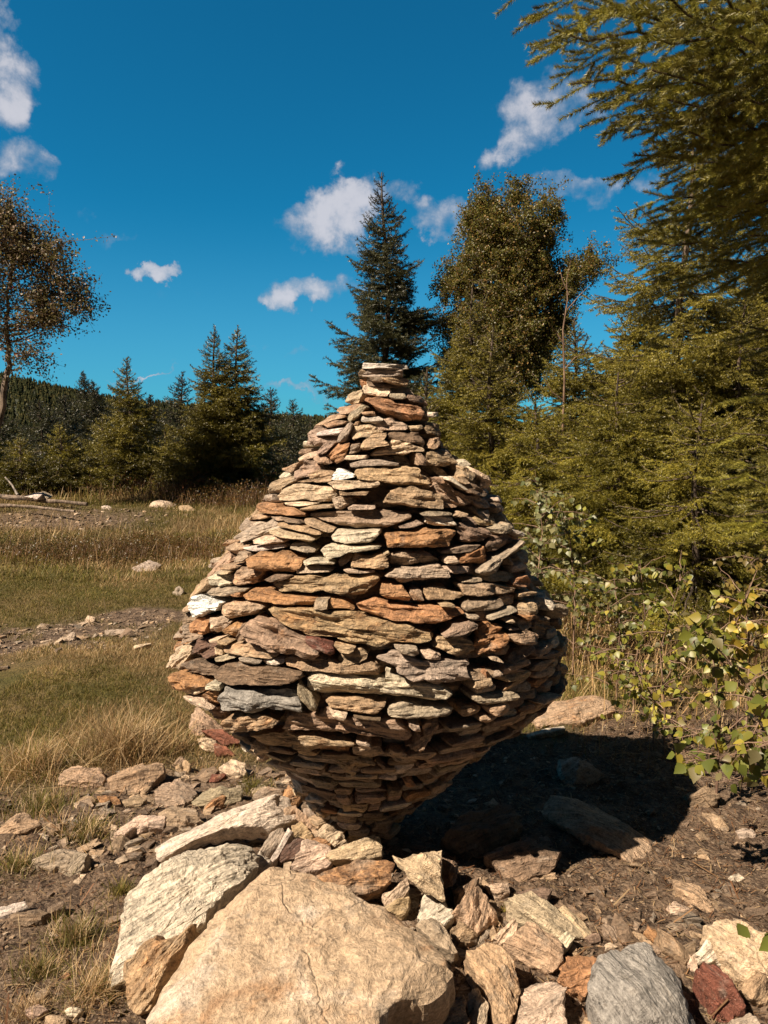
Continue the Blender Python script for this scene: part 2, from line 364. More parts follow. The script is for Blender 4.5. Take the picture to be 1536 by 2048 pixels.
# silhouette of the cairn -> radius by height (about a vertical axis at AY)
AY = 2.86
SIL = [(727,724,818),(775,716,826),(800,700,850),(835,650,870),(880,606,890),(910,596,912),(950,552,978),(1000,518,1000),(1050,478,1040),(1100,428,1052),(1150,402,1082),(1200,378,1112),
       (1250,352,1130),(1300,340,1140),(1350,346,1136),(1400,376,1108),(1450,420,1052),(1500,484,998),(1550,556,930),(1600,588,856),(1650,604,806),(1700,600,806)]
ZR = []
for (yy, x0, x1) in SIL:
    z = at(768, yy, AY)[2]
    ZR.append((z, at(x0, yy, AY)[0], at(x1, yy, AY)[0]))
ZR = sorted(ZR); ZR = np.array(ZR); Zs = ZR[:, 0]; Cx = (ZR[:, 1]+ZR[:, 2])/2; Rr = (ZR[:, 2]-ZR[:, 1])/2*.985; EY = .76
for yy_, f_ in ((1400, .93), (1450, .93), (1500, .82), (1550, .93), (1600, .88)): Rr[np.argmin(abs(Zs-at(768, yy_, AY)[2]))] *= f_
def cr(z): return np.interp(z, Zs, Cx), np.interp(z, Zs, Rr)
def surf(px, py, inset=0.0):
    r = ray(px, py); Y = np.linspace(1.7, AY, 240); P = EYE+r[None]*(Y/r[1])[:, None]
    cx, R = cr(P[:, 2]); d = np.hypot(P[:, 0]-cx, (P[:, 1]-AY)/EY)-(R-inset); i = np.where(d < 0)[0]
    if len(i): return P[i[0]], False
    return P[np.argmin(d)], True
CR = dict(A=(590,715,5.12),B=(500,880,5.12),C=(760,880,5.12),D=(400,1040,5.12),E=(660,1040,5.12),F=(880,1040,5.12),G=(330,1160,5.12),H=(330,1340,5.12),I=(600,1200,5.12),
          J=(600,1380,5.12),K=(860,1180,5.12),L=(450,1520,1536/450),M=(0,1480,2.),N=(768,1480,2.),X=(0,0,1.))
def poly(key, s):
    x0, y0, k = CR[key]; q = [tuple(map(float, a.split(','))) for a in s.split()]
    return np.array([(x0+a/k, y0+b/k) for a, b in q])
STONES = '''
A W 690,50 1040,65 1155,75 1165,115 1060,120 820,110 760,112 680,112
A g 740,112 1100,120 1100,185 870,200 680,192 670,180 710,150
A t 870,210 960,205 1060,235 1155,270 1150,290 1060,285 880,240
A b 720,240 790,250 900,268 1020,278 1110,295 1080,312 960,310 840,298 740,285
A b 740,196 1000,200 1080,225 1000,262 790,250
A c 710,285 950,315 972,350 930,400 850,400 700,370 685,330
A g 975,362 1110,370 1140,415 1100,430 990,425 960,400
A b 1160,370 1280,395 1350,440 1340,470 1200,460 1150,420
A c 690,320 690,400 650,470 560,490 530,460 570,390 620,350
A o 745,405 1030,440 1110,470 1290,510 1320,560 1310,650 1180,650 1000,610 870,540 800,480 710,440
A t 440,505 560,490 680,475 620,520 540,580 440,570 415,550
A g 690,470 740,500 700,540 640,600 560,655 525,640 540,590 620,520
A t 290,650 400,580 500,585 510,610 400,640 300,690 200,705
A t 290,690 420,640 530,650 500,680 340,720
A p 100,740 200,705 330,715 350,740 430,800 400,850 300,905 180,905 85,890 75,780
A w 230,770 330,735 500,720 470,760 420,800 220,805
A g 560,660 600,680 590,740 520,865 450,875 425,860 470,780
A t 680,560 760,550 820,550 830,600 700,590
A w 680,595 850,600 915,625 900,660 820,685 700,675 665,650
A t 620,655 665,650 650,700 590,700
A c 600,700 760,690 850,730 910,755 780,790 650,800 590,860 575,790
A c 930,630 1010,625 1130,655 1175,700 1150,740 1000,750 870,740 815,695
A c 1180,700 1320,690 1335,720 1290,750 1210,755
A t 700,850 800,800 940,770 910,810 880,830 960,880 850,900 760,950 690,950 670,900
A c 960,830 1100,825 1180,870 1330,920 1330,965 1210,970 1150,1010 1000,1000 800,1015 780,985 870,930 960,900
A p 330,865 440,870 340,960 230,985 250,930
A p 580,880 660,880 680,940 640,980 545,995 570,940
A t 1400,830 1460,815 1475,880 1430,945 1385,930
A b 1355,660 1480,680 1515,760 1490,800 1380,790 1350,730
A w 1370,560 1440,560 1440,590 1395,615 1370,600
A b 980,760 1290,765 1340,880 1330,910 1180,860 1100,820 950,820
B p 700,130 790,20 900,20 860,60 780,150 700,145
B o 900,30 1020,30 1010,90 960,200 870,245 780,160
B c 490,195 590,125 690,105 690,150 620,190 500,220
B t 690,140 780,155 830,240 760,250 690,240 660,190
B p 520,260 580,215 640,210 690,260 700,310 640,360 500,390 450,420 440,330
B t 350,290 430,270 540,220 440,330 360,310
B w 340,325 430,335 400,370 290,400 285,375
B p 200,440 330,380 480,360 490,390 400,450 320,490 300,530 180,550 170,490
B t 590,360 700,310 800,310 840,350 800,430 650,430 490,440 460,430 600,400
B g 175,560 240,555 250,620 160,625
B c 330,495 530,450 760,465 870,520 890,570 830,640 700,650 560,610 400,630 270,620 260,590
B q 880,285 940,290 1060,360 1065,385 960,400 870,415 815,410 840,350
B c 960,200 990,155 1200,155 1205,190 1100,200 980,210
B g 1020,240 1150,205 1330,200 1530,240 1530,270 1350,270 1200,260 1030,275
B t 1040,340 1060,290 1330,270 1700,280 1760,350 1860,430 1840,470 1500,470 1340,440 1330,410 1080,400
B c 780,440 870,410 1100,415 1330,410 1330,450 1300,490 1100,490 960,510 850,490
B t 910,520 990,545 1150,525 1230,530 1190,570 1030,560 920,565
B c 835,600 910,580 1030,590 1060,650 960,710 900,725 860,710
B c 1000,690 1050,660 1290,670 1295,700 1240,715 1010,715
B t 520,700 630,670 850,660 865,690 760,700 620,725 530,725
B c 340,640 540,630 700,650 560,680 480,680 350,665
B o 110,635 280,650 300,690 430,685 580,780 520,790 300,770 150,750 60,730 75,670
B p 600,775 610,750 720,735 1300,720 1640,745 1710,790 1650,830 1490,870 1400,910 1150,910 880,890 800,850 650,790
B t 570,800 640,795 760,860 880,910 820,945 740,910 620,870 575,840
B t 290,845 420,840 540,870 750,930 760,960 680,970 550,930 430,900 290,875
B c 210,910 300,900 420,940 620,970 690,1010 640,1050 470,1010 330,990 220,950
B g 0,850 210,810 300,850 290,890 220,900 190,990 30,1010 -80,1050 -140,1000 -60,900
B p 200,780 310,785 360,830 280,835 210,800
B t 0,765 120,755 190,790 100,815 0,820
B b 330,790 520,820 545,850 400,835
C t 480,125 640,120 740,150 810,240 740,275 560,265 480,180
C t 375,130 430,130 480,190 540,250 400,260 380,200
C c 660,100 700,90 800,195 760,200 680,150
C w 830,210 890,195 930,250 900,290 840,235
C p 810,260 900,280 980,350 980,400 920,420 870,390 860,330
C c 945,290 1030,340 1130,380 1150,500 1090,505 1070,420 960,340
C t 560,390 660,380 670,430 600,445
C w 670,370 720,370 800,440 880,510 860,520 760,440 680,410
C t 780,370 870,390 910,440 860,450 800,430
C b 880,480 910,430 1010,480 1090,550 1060,580 900,545
C t 80,510 200,480 350,490 500,530 630,560 650,700 450,695 200,670 20,640 60,580
C t 580,460 740,445 760,500 860,540 970,630 980,660 800,690 680,710 640,620 600,560
C p 890,565 1020,570 1120,620 1170,680 1120,705 1040,700 980,650
C g 390,745 530,720 740,745 745,770 600,770 430,770
C w 455,770 620,765 740,800 800,880 720,890 560,880 460,850 470,810
C p 190,885 390,825 460,860 330,905 210,915
C t 750,790 820,725 900,755 860,790 780,800
C g 1030,750 1130,720 1150,790 1160,820 1110,840 1060,790
C b 800,860 900,855 1000,890 1100,910 1150,960 1120,1010 980,1060 870,1060 850,950
C g 1150,910 1290,840 1330,880 1310,930 1210,970 1180,960
C w 1330,905 1440,940 1450,970 1400,1000 1340,960
E o 560,140 840,120 980,100 1200,95 1290,110 1290,180 1230,260 1150,275 700,285 560,290 540,250
F b 540,180 740,140 770,180 760,230 600,310 520,340 490,260
E w 10,160 90,95 520,100 525,140 410,235 200,235 40,210
E w 0,245 160,245 270,255 540,265 530,285 350,320 190,300 90,370 0,395 -60,370 -90,310 -30,255
E t 70,430 200,325 230,350 190,430 150,470 90,470
E t 240,330 360,385 530,345 590,400 590,470 540,510 400,490 210,495 200,440
E c 540,340 600,320 620,345 580,375
E p 600,380 670,340 980,315 1060,370 1140,450 950,470 700,495 620,470
E g 550,580 690,500 900,480 1100,460 1220,520 1250,580 1240,600 1050,610 780,645 690,635 660,600
E c 1150,470 1440,480 1430,540 1300,555 1200,530
E o 515,650 740,665 800,740 830,800 800,840 600,830 510,780
E t 820,710 870,700 950,740 970,830 900,850 820,840
E t 960,720 1060,690 1200,700 1270,740 1380,760 1390,790 1320,815 1130,810 1000,830 970,790
D t 680,660 830,620 940,580 1120,560 1300,585 1400,550 1530,570 1600,590 1780,550 1830,560 1850,680 1740,730 1680,790 1600,780 1420,775 1250,730 1100,750 900,740 780,730 690,700
E c 130,520 190,505 350,525 450,515 470,540 300,555 180,555
E t 1110,860 1200,845 1270,860 1260,885 1140,885
E o 270,870 470,815 620,870 800,885 1000,875 1180,905 1370,905 1385,940 1193,1049 1083,1089 853,1069 633,1029 480,1005 330,940
D o 410,770 510,710 700,720 830,770 1180,800 1190,880 1000,890 870,880 700,850 430,820
D p 1180,800 1320,810 1310,910 1180,900 1170,850
E o 0,820 140,820 200,870 250,920 100,925 10,915 -60,900 -50,840
D o 500,390 620,325 870,335 970,380 1050,410 1030,460 950,540 800,545 620,520 540,490 500,440
D w 430,280 850,245 850,290 560,325 440,300
D c 555,200 640,165 830,165 890,200 870,235 700,250 560,240
D p 420,310 500,330 500,370 550,360 500,400 470,430 360,440 360,380
D g 900,260 930,235 1080,235 1140,280 1185,300 1160,345 1080,345 950,310 900,295
D w 1050,420 1120,390 1200,390 1390,435 1380,460 1200,455 1060,460
D g 970,500 1020,465 1150,465 1290,490 1355,525 1320,550 1130,550 980,550
D t 250,290 400,205 460,260 400,310 390,370 300,390 290,330
D w 105,580 180,535 300,545 330,580 310,680 200,680 120,660
D t 330,560 370,500 470,470 620,530 560,620 540,680 320,680
D t 210,460 330,440 420,470 360,510 230,500
D c 190,530 240,505 340,520 320,545 200,545
D g 90,700 200,680 350,700 460,715 440,740 380,760 300,790 100,770 50,750
D o 300,770 400,740 400,800 300,800
D b 660,610 760,560 870,550 960,570 900,610 720,640
G t 560,265 640,230 850,225 960,250 1000,290 860,380 650,400 590,375 560,310
D t 120,430 270,300 295,420 210,470 180,530 105,580 60,650 0,690 -30,720 0,620 90,520
D t 0,690 100,590 110,660 60,720 0,760 -60,840 -80,820
G q 290,230 360,125 420,175 570,235 550,300 560,320 480,330 390,365 340,350 320,300
G t 215,290 290,200 320,310 260,330
G p 180,340 260,320 330,360 310,480 230,495 170,450
G o 335,370 450,400 440,540 370,575 300,530 310,430
G c 450,385 590,385 620,410 560,440 640,440 560,530 450,545
G p 120,470 180,440 220,495 320,500 340,570 230,600 160,680 115,660
G o 555,530 620,470 680,440 740,480 720,580 690,630 600,580
G b 740,455 900,450 860,500 850,620 720,640 740,500
G c 480,600 580,590 570,625 490,625
G t 565,600 670,640 650,660 570,650
G d 270,630 430,620 560,640 510,690 500,820 380,830 220,780
G c 490,690 560,660 580,720 570,780 510,785
G t 580,670 820,655 890,635 1000,700 1160,770 1100,800 1010,810 830,780 600,720
G g 505,800 640,770 780,770 700,810 580,840 510,840
G g 760,790 830,790 990,830 960,860 880,865 780,830
G w 975,840 1040,810 1215,810 1210,860 1150,885 1000,885
G c 115,680 210,700 220,740 190,800 140,900 70,910 15,900 30,800 70,720
G b 165,860 280,820 430,890 500,980 470,1010 230,950 160,900
G b 480,930 590,850 760,840 870,880 1150,905 1400,950 1420,1010 1200,1080 1050,1085 850,1050 600,1040 490,990
G t 830,500 930,380 1050,430 1200,490 1430,590 1600,740 1540,790 1400,780 1200,740 1000,660 850,600
I r 50,385 150,390 330,450 370,500 355,570 300,560 150,490 90,450
I t -340,120 -300,75 -150,100 -50,80 150,90 300,120 600,130 700,180 850,220 1050,250 1200,310 1380,350 1410,400 1380,440 1250,460 1000,440 860,495 700,480 500,450 250,400 100,370 -100,300 -250,230
I t 345,450 570,480 560,510 470,540 400,530 350,470
I t 380,600 480,520 600,505 690,560 690,600 590,650 480,685 400,650
I t -170,595 -100,580 0,600 200,600 380,630 480,690 700,640 800,680 835,750 820,800 750,810 450,780 150,740 0,715 -160,680
I g 960,465 1100,460 1200,480 1220,540 1170,570 1030,530
I c 1250,530 1330,515 1460,570 1450,620 1350,620 1240,590
I g 770,580 950,530 1130,570 1210,610 1350,630 1760,620 1760,680 1730,800 1660,860 1530,890 1350,870 1150,820 1000,730 850,640
I w 65,840 130,755 350,770 600,800 900,830 870,750 980,790 1080,860 1350,880 1550,930 1590,980 1530,1045 1400,1052 1050,1020 700,1020 400,1010 200,1000 80,940
J t 255,140 300,100 500,110 720,115 780,150 895,155 880,200 790,270 700,280 550,240 330,190
J g 905,180 1040,130 1200,165 1350,190 1530,200 1600,210 1590,260 1500,290 1300,315 1130,300 950,280 900,270
J c 285,195 480,245 465,310 330,290
J b 540,265 830,295 820,320 600,300
J t -200,340 -170,280 150,275 200,310 270,220 370,310 500,320 830,330 950,315 1070,350 1100,400 1190,450 1190,490 1100,525 850,500 500,470 200,455 0,450 -180,430
J c 1110,340 1230,370 1240,430 1180,420 1120,390
J t 1265,410 1310,375 1460,370 1420,450 1330,530 1260,580 1250,650 1150,620 1050,600 1180,560 1240,500 1290,480
J c 570,520 680,525 735,570 730,595 640,580
J t -552,475 -230,455 -180,435 -100,480 150,490 400,530 600,570 550,605 350,580 200,610 60,630 -150,600 -400,560
J t 280,750 380,690 600,690 660,680 650,630 740,680 770,780 600,800 550,860 400,820
J c 880,660 940,630 1060,650 1180,710 1190,735 1100,750 980,745 890,700
J b 780,720 870,770 870,810 800,760
J o 1060,925 1120,900 1190,965 1130,990 1080,990
H o 40,80 80,20 170,30 330,80 450,140 420,160 200,190 120,190
H c 160,190 250,160 330,150 430,160 410,220 330,250 220,235
H w 450,140 480,115 590,125 595,180 570,215 450,180
H o 385,260 430,215 570,220 550,300 600,380 500,360 430,310
H c 210,250 380,280 470,360 500,400 400,370 290,320
H G 545,300 580,230 610,165 820,215 1100,230 1300,190 1360,200 1360,400 1380,440 1150,415 900,395 650,380
H g 1360,130 1430,200 1500,260 1560,380 1530,445 1480,430 1400,330 1360,240
H t 600,520 690,470 980,450 1080,480 1175,540 1100,580 900,600 850,630 650,630 600,590
H t 850,770 900,745 1000,800 1090,860 1000,890 880,880 850,830
H c 920,890 990,890 1000,960 940,930
H b 390,380 620,420 600,500 590,560 480,490
K p 370,140 480,105 740,90 760,150 650,210 390,240 360,200
K g 575,270 720,210 860,165 885,200 720,260 590,310
K g 375,280 400,255 490,255 420,300
K p 125,470 210,400 230,350 430,310 475,340 470,380 340,440 180,480
K t 40,590 100,500 330,490 440,540 480,600 430,680 310,695 180,650
K o 470,520 530,400 680,325 740,370 785,480 760,620 700,650 600,630 500,660 450,590
K c 755,320 820,285 850,320 800,330
K o 935,270 1040,245 1120,270 1020,290 990,325
K t 795,450 1010,405 1120,455 1110,560 900,560 820,500
K p 860,660 920,600 1100,570 1050,690 1030,760 900,800 780,790
F t 200,660 510,635 750,695 780,740 600,760 400,775 260,770
K c 600,685 700,675 750,740 620,710
K o 530,850 590,835 640,890 640,930 570,1000 540,920
K g 645,870 700,835 770,840 750,890 680,905
K p 840,830 900,805 1010,840 860,860
K p 790,400 900,385 920,400 850,415
K g 1190,120 1330,140 1350,210 1310,320 1230,250
K b 1050,330 1120,280 1240,290 1250,390 1180,520 1100,440
F g 365,520 470,440 560,390 700,290 850,195 865,210 780,290 640,380 560,440 530,550 430,570 370,550
F g 545,90 620,40 690,40 700,120 600,150 570,130
F o 150,370 330,330 470,265 490,300 485,420 430,450 200,455 140,400
F p 0,320 240,265 440,255 330,320 150,350 0,345
F c 45,400 80,365 150,370 190,430 120,450 45,440
F c 735,480 820,430 900,470 860,510 730,540
F o 715,610 870,555 920,610 900,670 800,690 730,660
F t 800,760 920,725 990,735 960,760 810,790
F g 230,640 340,600 440,600 450,630 340,645
'''
PLABEL = {'q': 'white quartz stone', 'o': 'rust orange stone', 'd': 'dark red brown stone', 'w': 'pale whitish slab', 'G': 'dark grey stone'}
def inpoly(x, y, P):
    x1, y1 = P[:, 0], P[:, 1]; x2, y2 = np.roll(x1, -1), np.roll(y1, -1)
    c = ((y1 > y) != (y2 > y)) & (x < (x2-x1)*(y-y1)/(y2-y1+1e-12)+x1); return c.sum() % 2 == 1
def build_cairn():
    rng = np.random.RandomState(11)
    root = empty('cairn', (float(cr(.1)[0]), AY, 0.03))
    tag(root, 'tall spinning-top shaped cairn of stacked flat schist stones standing behind the boulders', 'cairn')
    polys = []
    for ln in STONES.strip().split('\n'):
        k, code, rest = ln.split(' ', 2); polys.append((code, poly(k, rest)))
    def area(P): x, y = P[:, 0], P[:, 1]; return abs(np.dot(x, np.roll(y, -1))-np.dot(y, np.roll(x, -1)))/2
    order = sorted(range(len(polys)), key=lambda i: -area(polys[i][1])); big = set(order[:99])
    rest = MB()
    for idx, (code, P) in enumerate(polys):
        c2 = P.mean(0); P = c2+(P-c2)*.97
        c3, _ = surf(*c2); wpx = np.ptp(P[:, 0])/FPX*2.3
        cx, R = cr(c3[2]); out = np.array([c3[0]-cx, (c3[1]-AY)/EY**2, 0]); out /= np.linalg.norm(out)
        # stones near the rim: outline plane partly turned to the radial direction
        O = []
        for (px, py) in P:
            q, miss = surf(px, py); lim = .35*wpx+.02
            Yq = np.clip(q[1], c3[1]-lim, c3[1]+lim); O.append(at(px, py, Yq))
        O = np.array(O)
        toc = EYE-c3; toc /= np.linalg.norm(toc); nr = out*.6+toc*.5; nr[2] *= .35; nr /= np.linalg.norm(nr)
        hgt = np.ptp(P[:, 1])/FPX*2.3
        prot = rng.uniform(-.012, .034)
        depth = float(np.clip(min(.20, .5*R+.03), .05, .20))
        V, F, L = stone_mesh(O+nr*prot, nr, depth, rng, n=84 if idx in big else 44, rings=13 if idx in big else 9, back=6,
                             amp=1.35, facets=rng.randint(3, 7), roll=.006, chop=1.0, bevel=1.0, strata=(O[np.argmax(O[:, 0])]-O[np.argmin(O[:, 0])]) if wpx > hgt else None, taper=.75)
        col = colr(code, rng)
        if idx in big:
            mb = MB(); mb.add(V, F, col=col, lp=L); o = mb.build('stone', M_STONE, loc=None); 
            o.data.transform(mathutils.Matrix.Translation(-root.location)); o.parent = root
            if code in PLABEL: o['label'] = PLABEL[code]
        else: rest.add(V, F, col=col, lp=L)
    # courses of further stones all round; recessed behind the ones above
    allp = [p for _, p in polys]; z = .0
    while z < Zs[-1]-.03:
        ch = rng.uniform(.026, .05); th = rng.rand()*6
        cx, R = cr(z+ch/2); tot = 0
        while tot < 2*pi:
            wd = rng.uniform(.07, .24)*min(1, .35+R); dth = wd/max(R, .08); tc_ = th+tot+dth/2; tot += dth
            d = np.array([sin(tc_), -cos(tc_)/EY, 0.]); d /= np.linalg.norm(d); pc = np.array([cx+sin(tc_)*R, AY-cos(tc_)*R*EY, z+ch/2])
            q = proj(pc)[0]; front = d@(EYE-pc)/np.linalg.norm(EYE-pc) > -.05
            cov = front and any(inpoly(q[0], q[1], p) for p in allp)
            ins = .12 if cov else (rng.uniform(-.012, .045) if front else rng.uniform(-.01, .03))
            if front and q[1] < 1480 and not cov and q[0] < 930: ins += .10
            if front and q[0] < 980 and q[1] < 1500 and rng.rand() < (.5 if cov else .35): continue
            n_ = 9; a = np.linspace(0, 2*pi, n_, endpoint=False)+rng.rand()
            hw = wd/2*rng.uniform(.92, 1.08); hh = ch/2*rng.uniform(.85, 1.25)
            sx = np.sign(np.cos(a))*np.abs(np.cos(a))**.6*hw*rng.uniform(.8, 1.05, n_); sy = np.sign(np.sin(a))*np.abs(np.sin(a))**.7*hh*rng.uniform(.75, 1.1, n_)
            til = rng.normal(0, .07); zz = z+ch/2+sy+sx*til
            cx2, R2 = cr(zz); ang = tc_+sx/max(R, .1); R3 = np.minimum(R2, R2*.3+R*.7+.01)-ins
            O = np.stack([cx2+np.sin(ang)*R3, AY-np.cos(ang)*R3*EY, zz], 1)
            V, F, L = stone_mesh(O, d, min(.13, R*.6), rng, n=26, rings=6, back=3, amp=1.1, facets=4, roll=.006, strata=np.array([-d[1], d[0], 0]), bevel=.8)
            code = 'tttggbbpcwtgto'[rng.randint(14)]; rest.add(V, F, col=colr(code, rng), lp=L)
        z += ch*.93
    # solid brown core added inside the pile to block light between the stones
    zz = np.linspace(-.03, Zs[-1]-.05, 60); cx, R = cr(zz); R = np.maximum(R-.15, .02); an = np.linspace(0, 2*pi, 48, endpoint=False)
    V = np.stack([cx[:, None]+np.sin(an)[None]*R[:, None], AY-np.cos(an)[None]*R[:, None]*EY, np.repeat(zz[:, None], 48, 1)], -1)
    V = V+.02*fbm(V*9, 2)[..., None]; V = V.reshape(-1, 3); i = np.arange(59)[:, None]*48; j = np.arange(48)[None]; j2 = (j+1) % 48
    F = np.stack([i+j2, i+j, i+j+48, i+j2+48], -1).reshape(-1, 4)
    rest.add(V, F, col=np.array(PAL['b']), lp=V)
    o = rest.build('stone', M_STONE); o.data.transform(mathutils.Matrix.Translation(-root.location)); o.parent = root; o['kind'] = 'stuff'
    o['label'] = 'smaller stones filling the courses of the cairn'
build_cairn()
# ------------------------------------------------------------------ loose rocks
def rock(key, s, code, label, cat='rock', tilt=35, thick=.12, h0=.02, name='rock', group=None, material=None, amp=1.0, facets=6, strata=None, roll=.012, side=0, n=90, rings=14, lift=0, chop=.8, lay=.45, bulge=None, Y=None):
    rng = np.random.RandomState(abs(hash_(s)) % 100000)
    P = poly(key, s); P = P.mean(0)+(P-P.mean(0))*1.05; i = np.argmax(P[:, 1]); c = P.mean(0)
    P0 = ground_hit(c[0], min(P[i, 1], 2300)) if Y is None else at(c[0], P[i, 1], Y); P0 = P0+np.array([0, 0, h0+.02])
    t = radians(tilt); sd_ = radians(side); nr = np.array([sin(sd_), -sin(t), cos(t)]); nr /= np.linalg.norm(nr)
    O = []
    for px, py in P:
        r = ray(px, py); k = np.dot(P0-EYE, nr)/np.dot(r, nr); O.append(EYE+r*k)
    O = np.array(O)
    if strata is not None:
        a = radians(strata); X_ = np.array([1., 0, 0]); X_ -= nr*X_.dot(nr); X_ /= np.linalg.norm(X_); Y_ = np.cross(nr, X_); strata = X_*cos(a)+Y_*sin(a)
    V, F, L = stone_mesh(O, nr, thick, rng, n=n, rings=rings, back=7, amp=amp, facets=facets, roll=roll, strata=strata, chop=chop, taper=.9, lay=lay, bulge=bulge)
    V[:, 2] += lift
    mb = MB(); mb.add(V, F, col=colr(code, rng), lp=L)
    o = mb.build(name, material or M_STONE, loc=V.mean(0)); tag(o, label, cat, group); return o
def hash_(s):
    h = 7
    for ch in s: h = (h*131+ord(ch)) % 1000003
    return h
B_ = M_BOULD
rock('X','282,2100 300,2030 322,1960 362,1880 450,1790 530,1735 575,1728 640,1765 700,1785 740,1800 800,1815 850,1850 900,1900 918,1925 905,1960 880,1990 830,1998 790,2010 760,2060 740,2120 600,2200 400,2200','B',
     'largest pale tan boulder filling the middle foreground below the cairn','boulder',name='boulder',tilt=17,thick=.34,h0=.15,material=B_,amp=1.2,facets=9,roll=.015,n=220,rings=48,chop=.2,lay=.1,bulge=.012)
rock('M','520,560 640,470 760,390 860,360 1000,340 1040,380 1030,450 970,540 870,620 770,720 680,780 600,810 540,860 490,870 485,830 510,700','W',
     'big white topped boulder leaning left of the largest tan boulder','boulder',name='boulder',tilt=22,thick=.22,h0=.16,bulge=.01,material=M_STONE,amp=1.1,facets=10,roll=.05,strata=38,n=150,rings=30,chop=.9,side=14)
rock('M','625,400 690,350 800,300 930,240 1010,225 1150,200 1180,280 1060,350 1040,340 900,350 780,380 640,455','w',
     'long pale slab tilted up against the left foot of the cairn','slab',name='rock_slab',tilt=35,thick=.10,h0=.10,amp=1.1,facets=8,strata=25,n=140,rings=22,chop=1)
rock('M','495,900 600,800 700,780 760,740 740,800 640,960 590,1090 540,1080 490,1030','t','upright brown block wedged between white and tan boulders at bottom left',tilt=38,thick=.2,h0=.05,strata=50,amp=1.4,side=-10)
rock('M','880,655 940,600 975,575 985,582 940,625 900,655','c','thin cream shard between the white boulder and the largest boulder',tilt=25,thick=.08,h0=.12)
for a in [('M','1040,430 1080,370 1130,345 1140,365 1100,430 1060,455','g','slim grey finger-shaped stone leaning left of the dark red stone',40,.06,.12,60),
          ('M','1085,470 1115,420 1150,350 1170,365 1150,400 1110,470 1090,490','w','slim pale stone standing between grey finger stone and dark red stone',38,.06,.10,60),
          ('M','1100,440 1200,390 1240,430 1215,465 1180,470 1120,480 1100,462','d','dark red brown block at the left foot of the cairn',40,.09,.12,30),
          ('M','980,490 1040,440 1080,490 1040,540 1000,550 980,530','w','rounded cream cobble at the tip of the white boulder',40,.1,.14,None),
          ('L','580,850 640,790 760,745 900,668 1100,665 1135,700 1120,800 1050,880 960,910 800,905 650,885','s','rust streaked grey and white stone lying on the back of the largest boulder',42,.10,.17,5),
          ('L','690,640 820,570 960,530 1040,520 1070,600 1060,645 980,660 750,665','c','cream and orange block directly under the cairn, on the rust streaked stone',42,.10,.20,10),
          ('L','480,320 560,380 620,440 610,520 540,490 490,400','t','triangular tan stone at the left edge of the cairn foot',50,.1,.14,60),
          ('L','640,470 700,440 790,455 830,545 740,590 650,530','c','broad tan stone half under the shadowed foot of the cairn',40,.1,.13,30),
          ('L','440,430 520,410 590,500 560,540 450,500','t','small brown wedge beside the triangular tan stone',42,.08,.14,30),
          ('L','450,690 540,560 620,540 720,600 740,650 640,720 500,735','c','flat cream stone behind the rust streaked stone',28,.1,.12,20),
          ('L','560,540 640,510 720,570 700,620 600,600','o','small orange stone behind the flat cream stone',40,.08,.14,20),
          ('L','250,480 330,360 430,310 480,300 480,340 410,410 290,495','t','pointed brown stone leaning on the end of the long pale slab',42,.09,.13,50),
          ('L','385,240 430,175 505,250 470,290 400,300','o','orange stained stone capping the end of the long pale slab',45,.08,.17,20),
          ('L','195,240 230,200 290,183 380,190 385,220 290,255 215,280','p','round brown cobble resting on the long pale slab',40,.07,.16,None)]:
    rock(a[0],a[1],a[2],a[3],tilt=a[4],thick=a[5],h0=a[6],strata=a[7],n=84,rings=13,amp=1.0,facets=9,chop=.62)
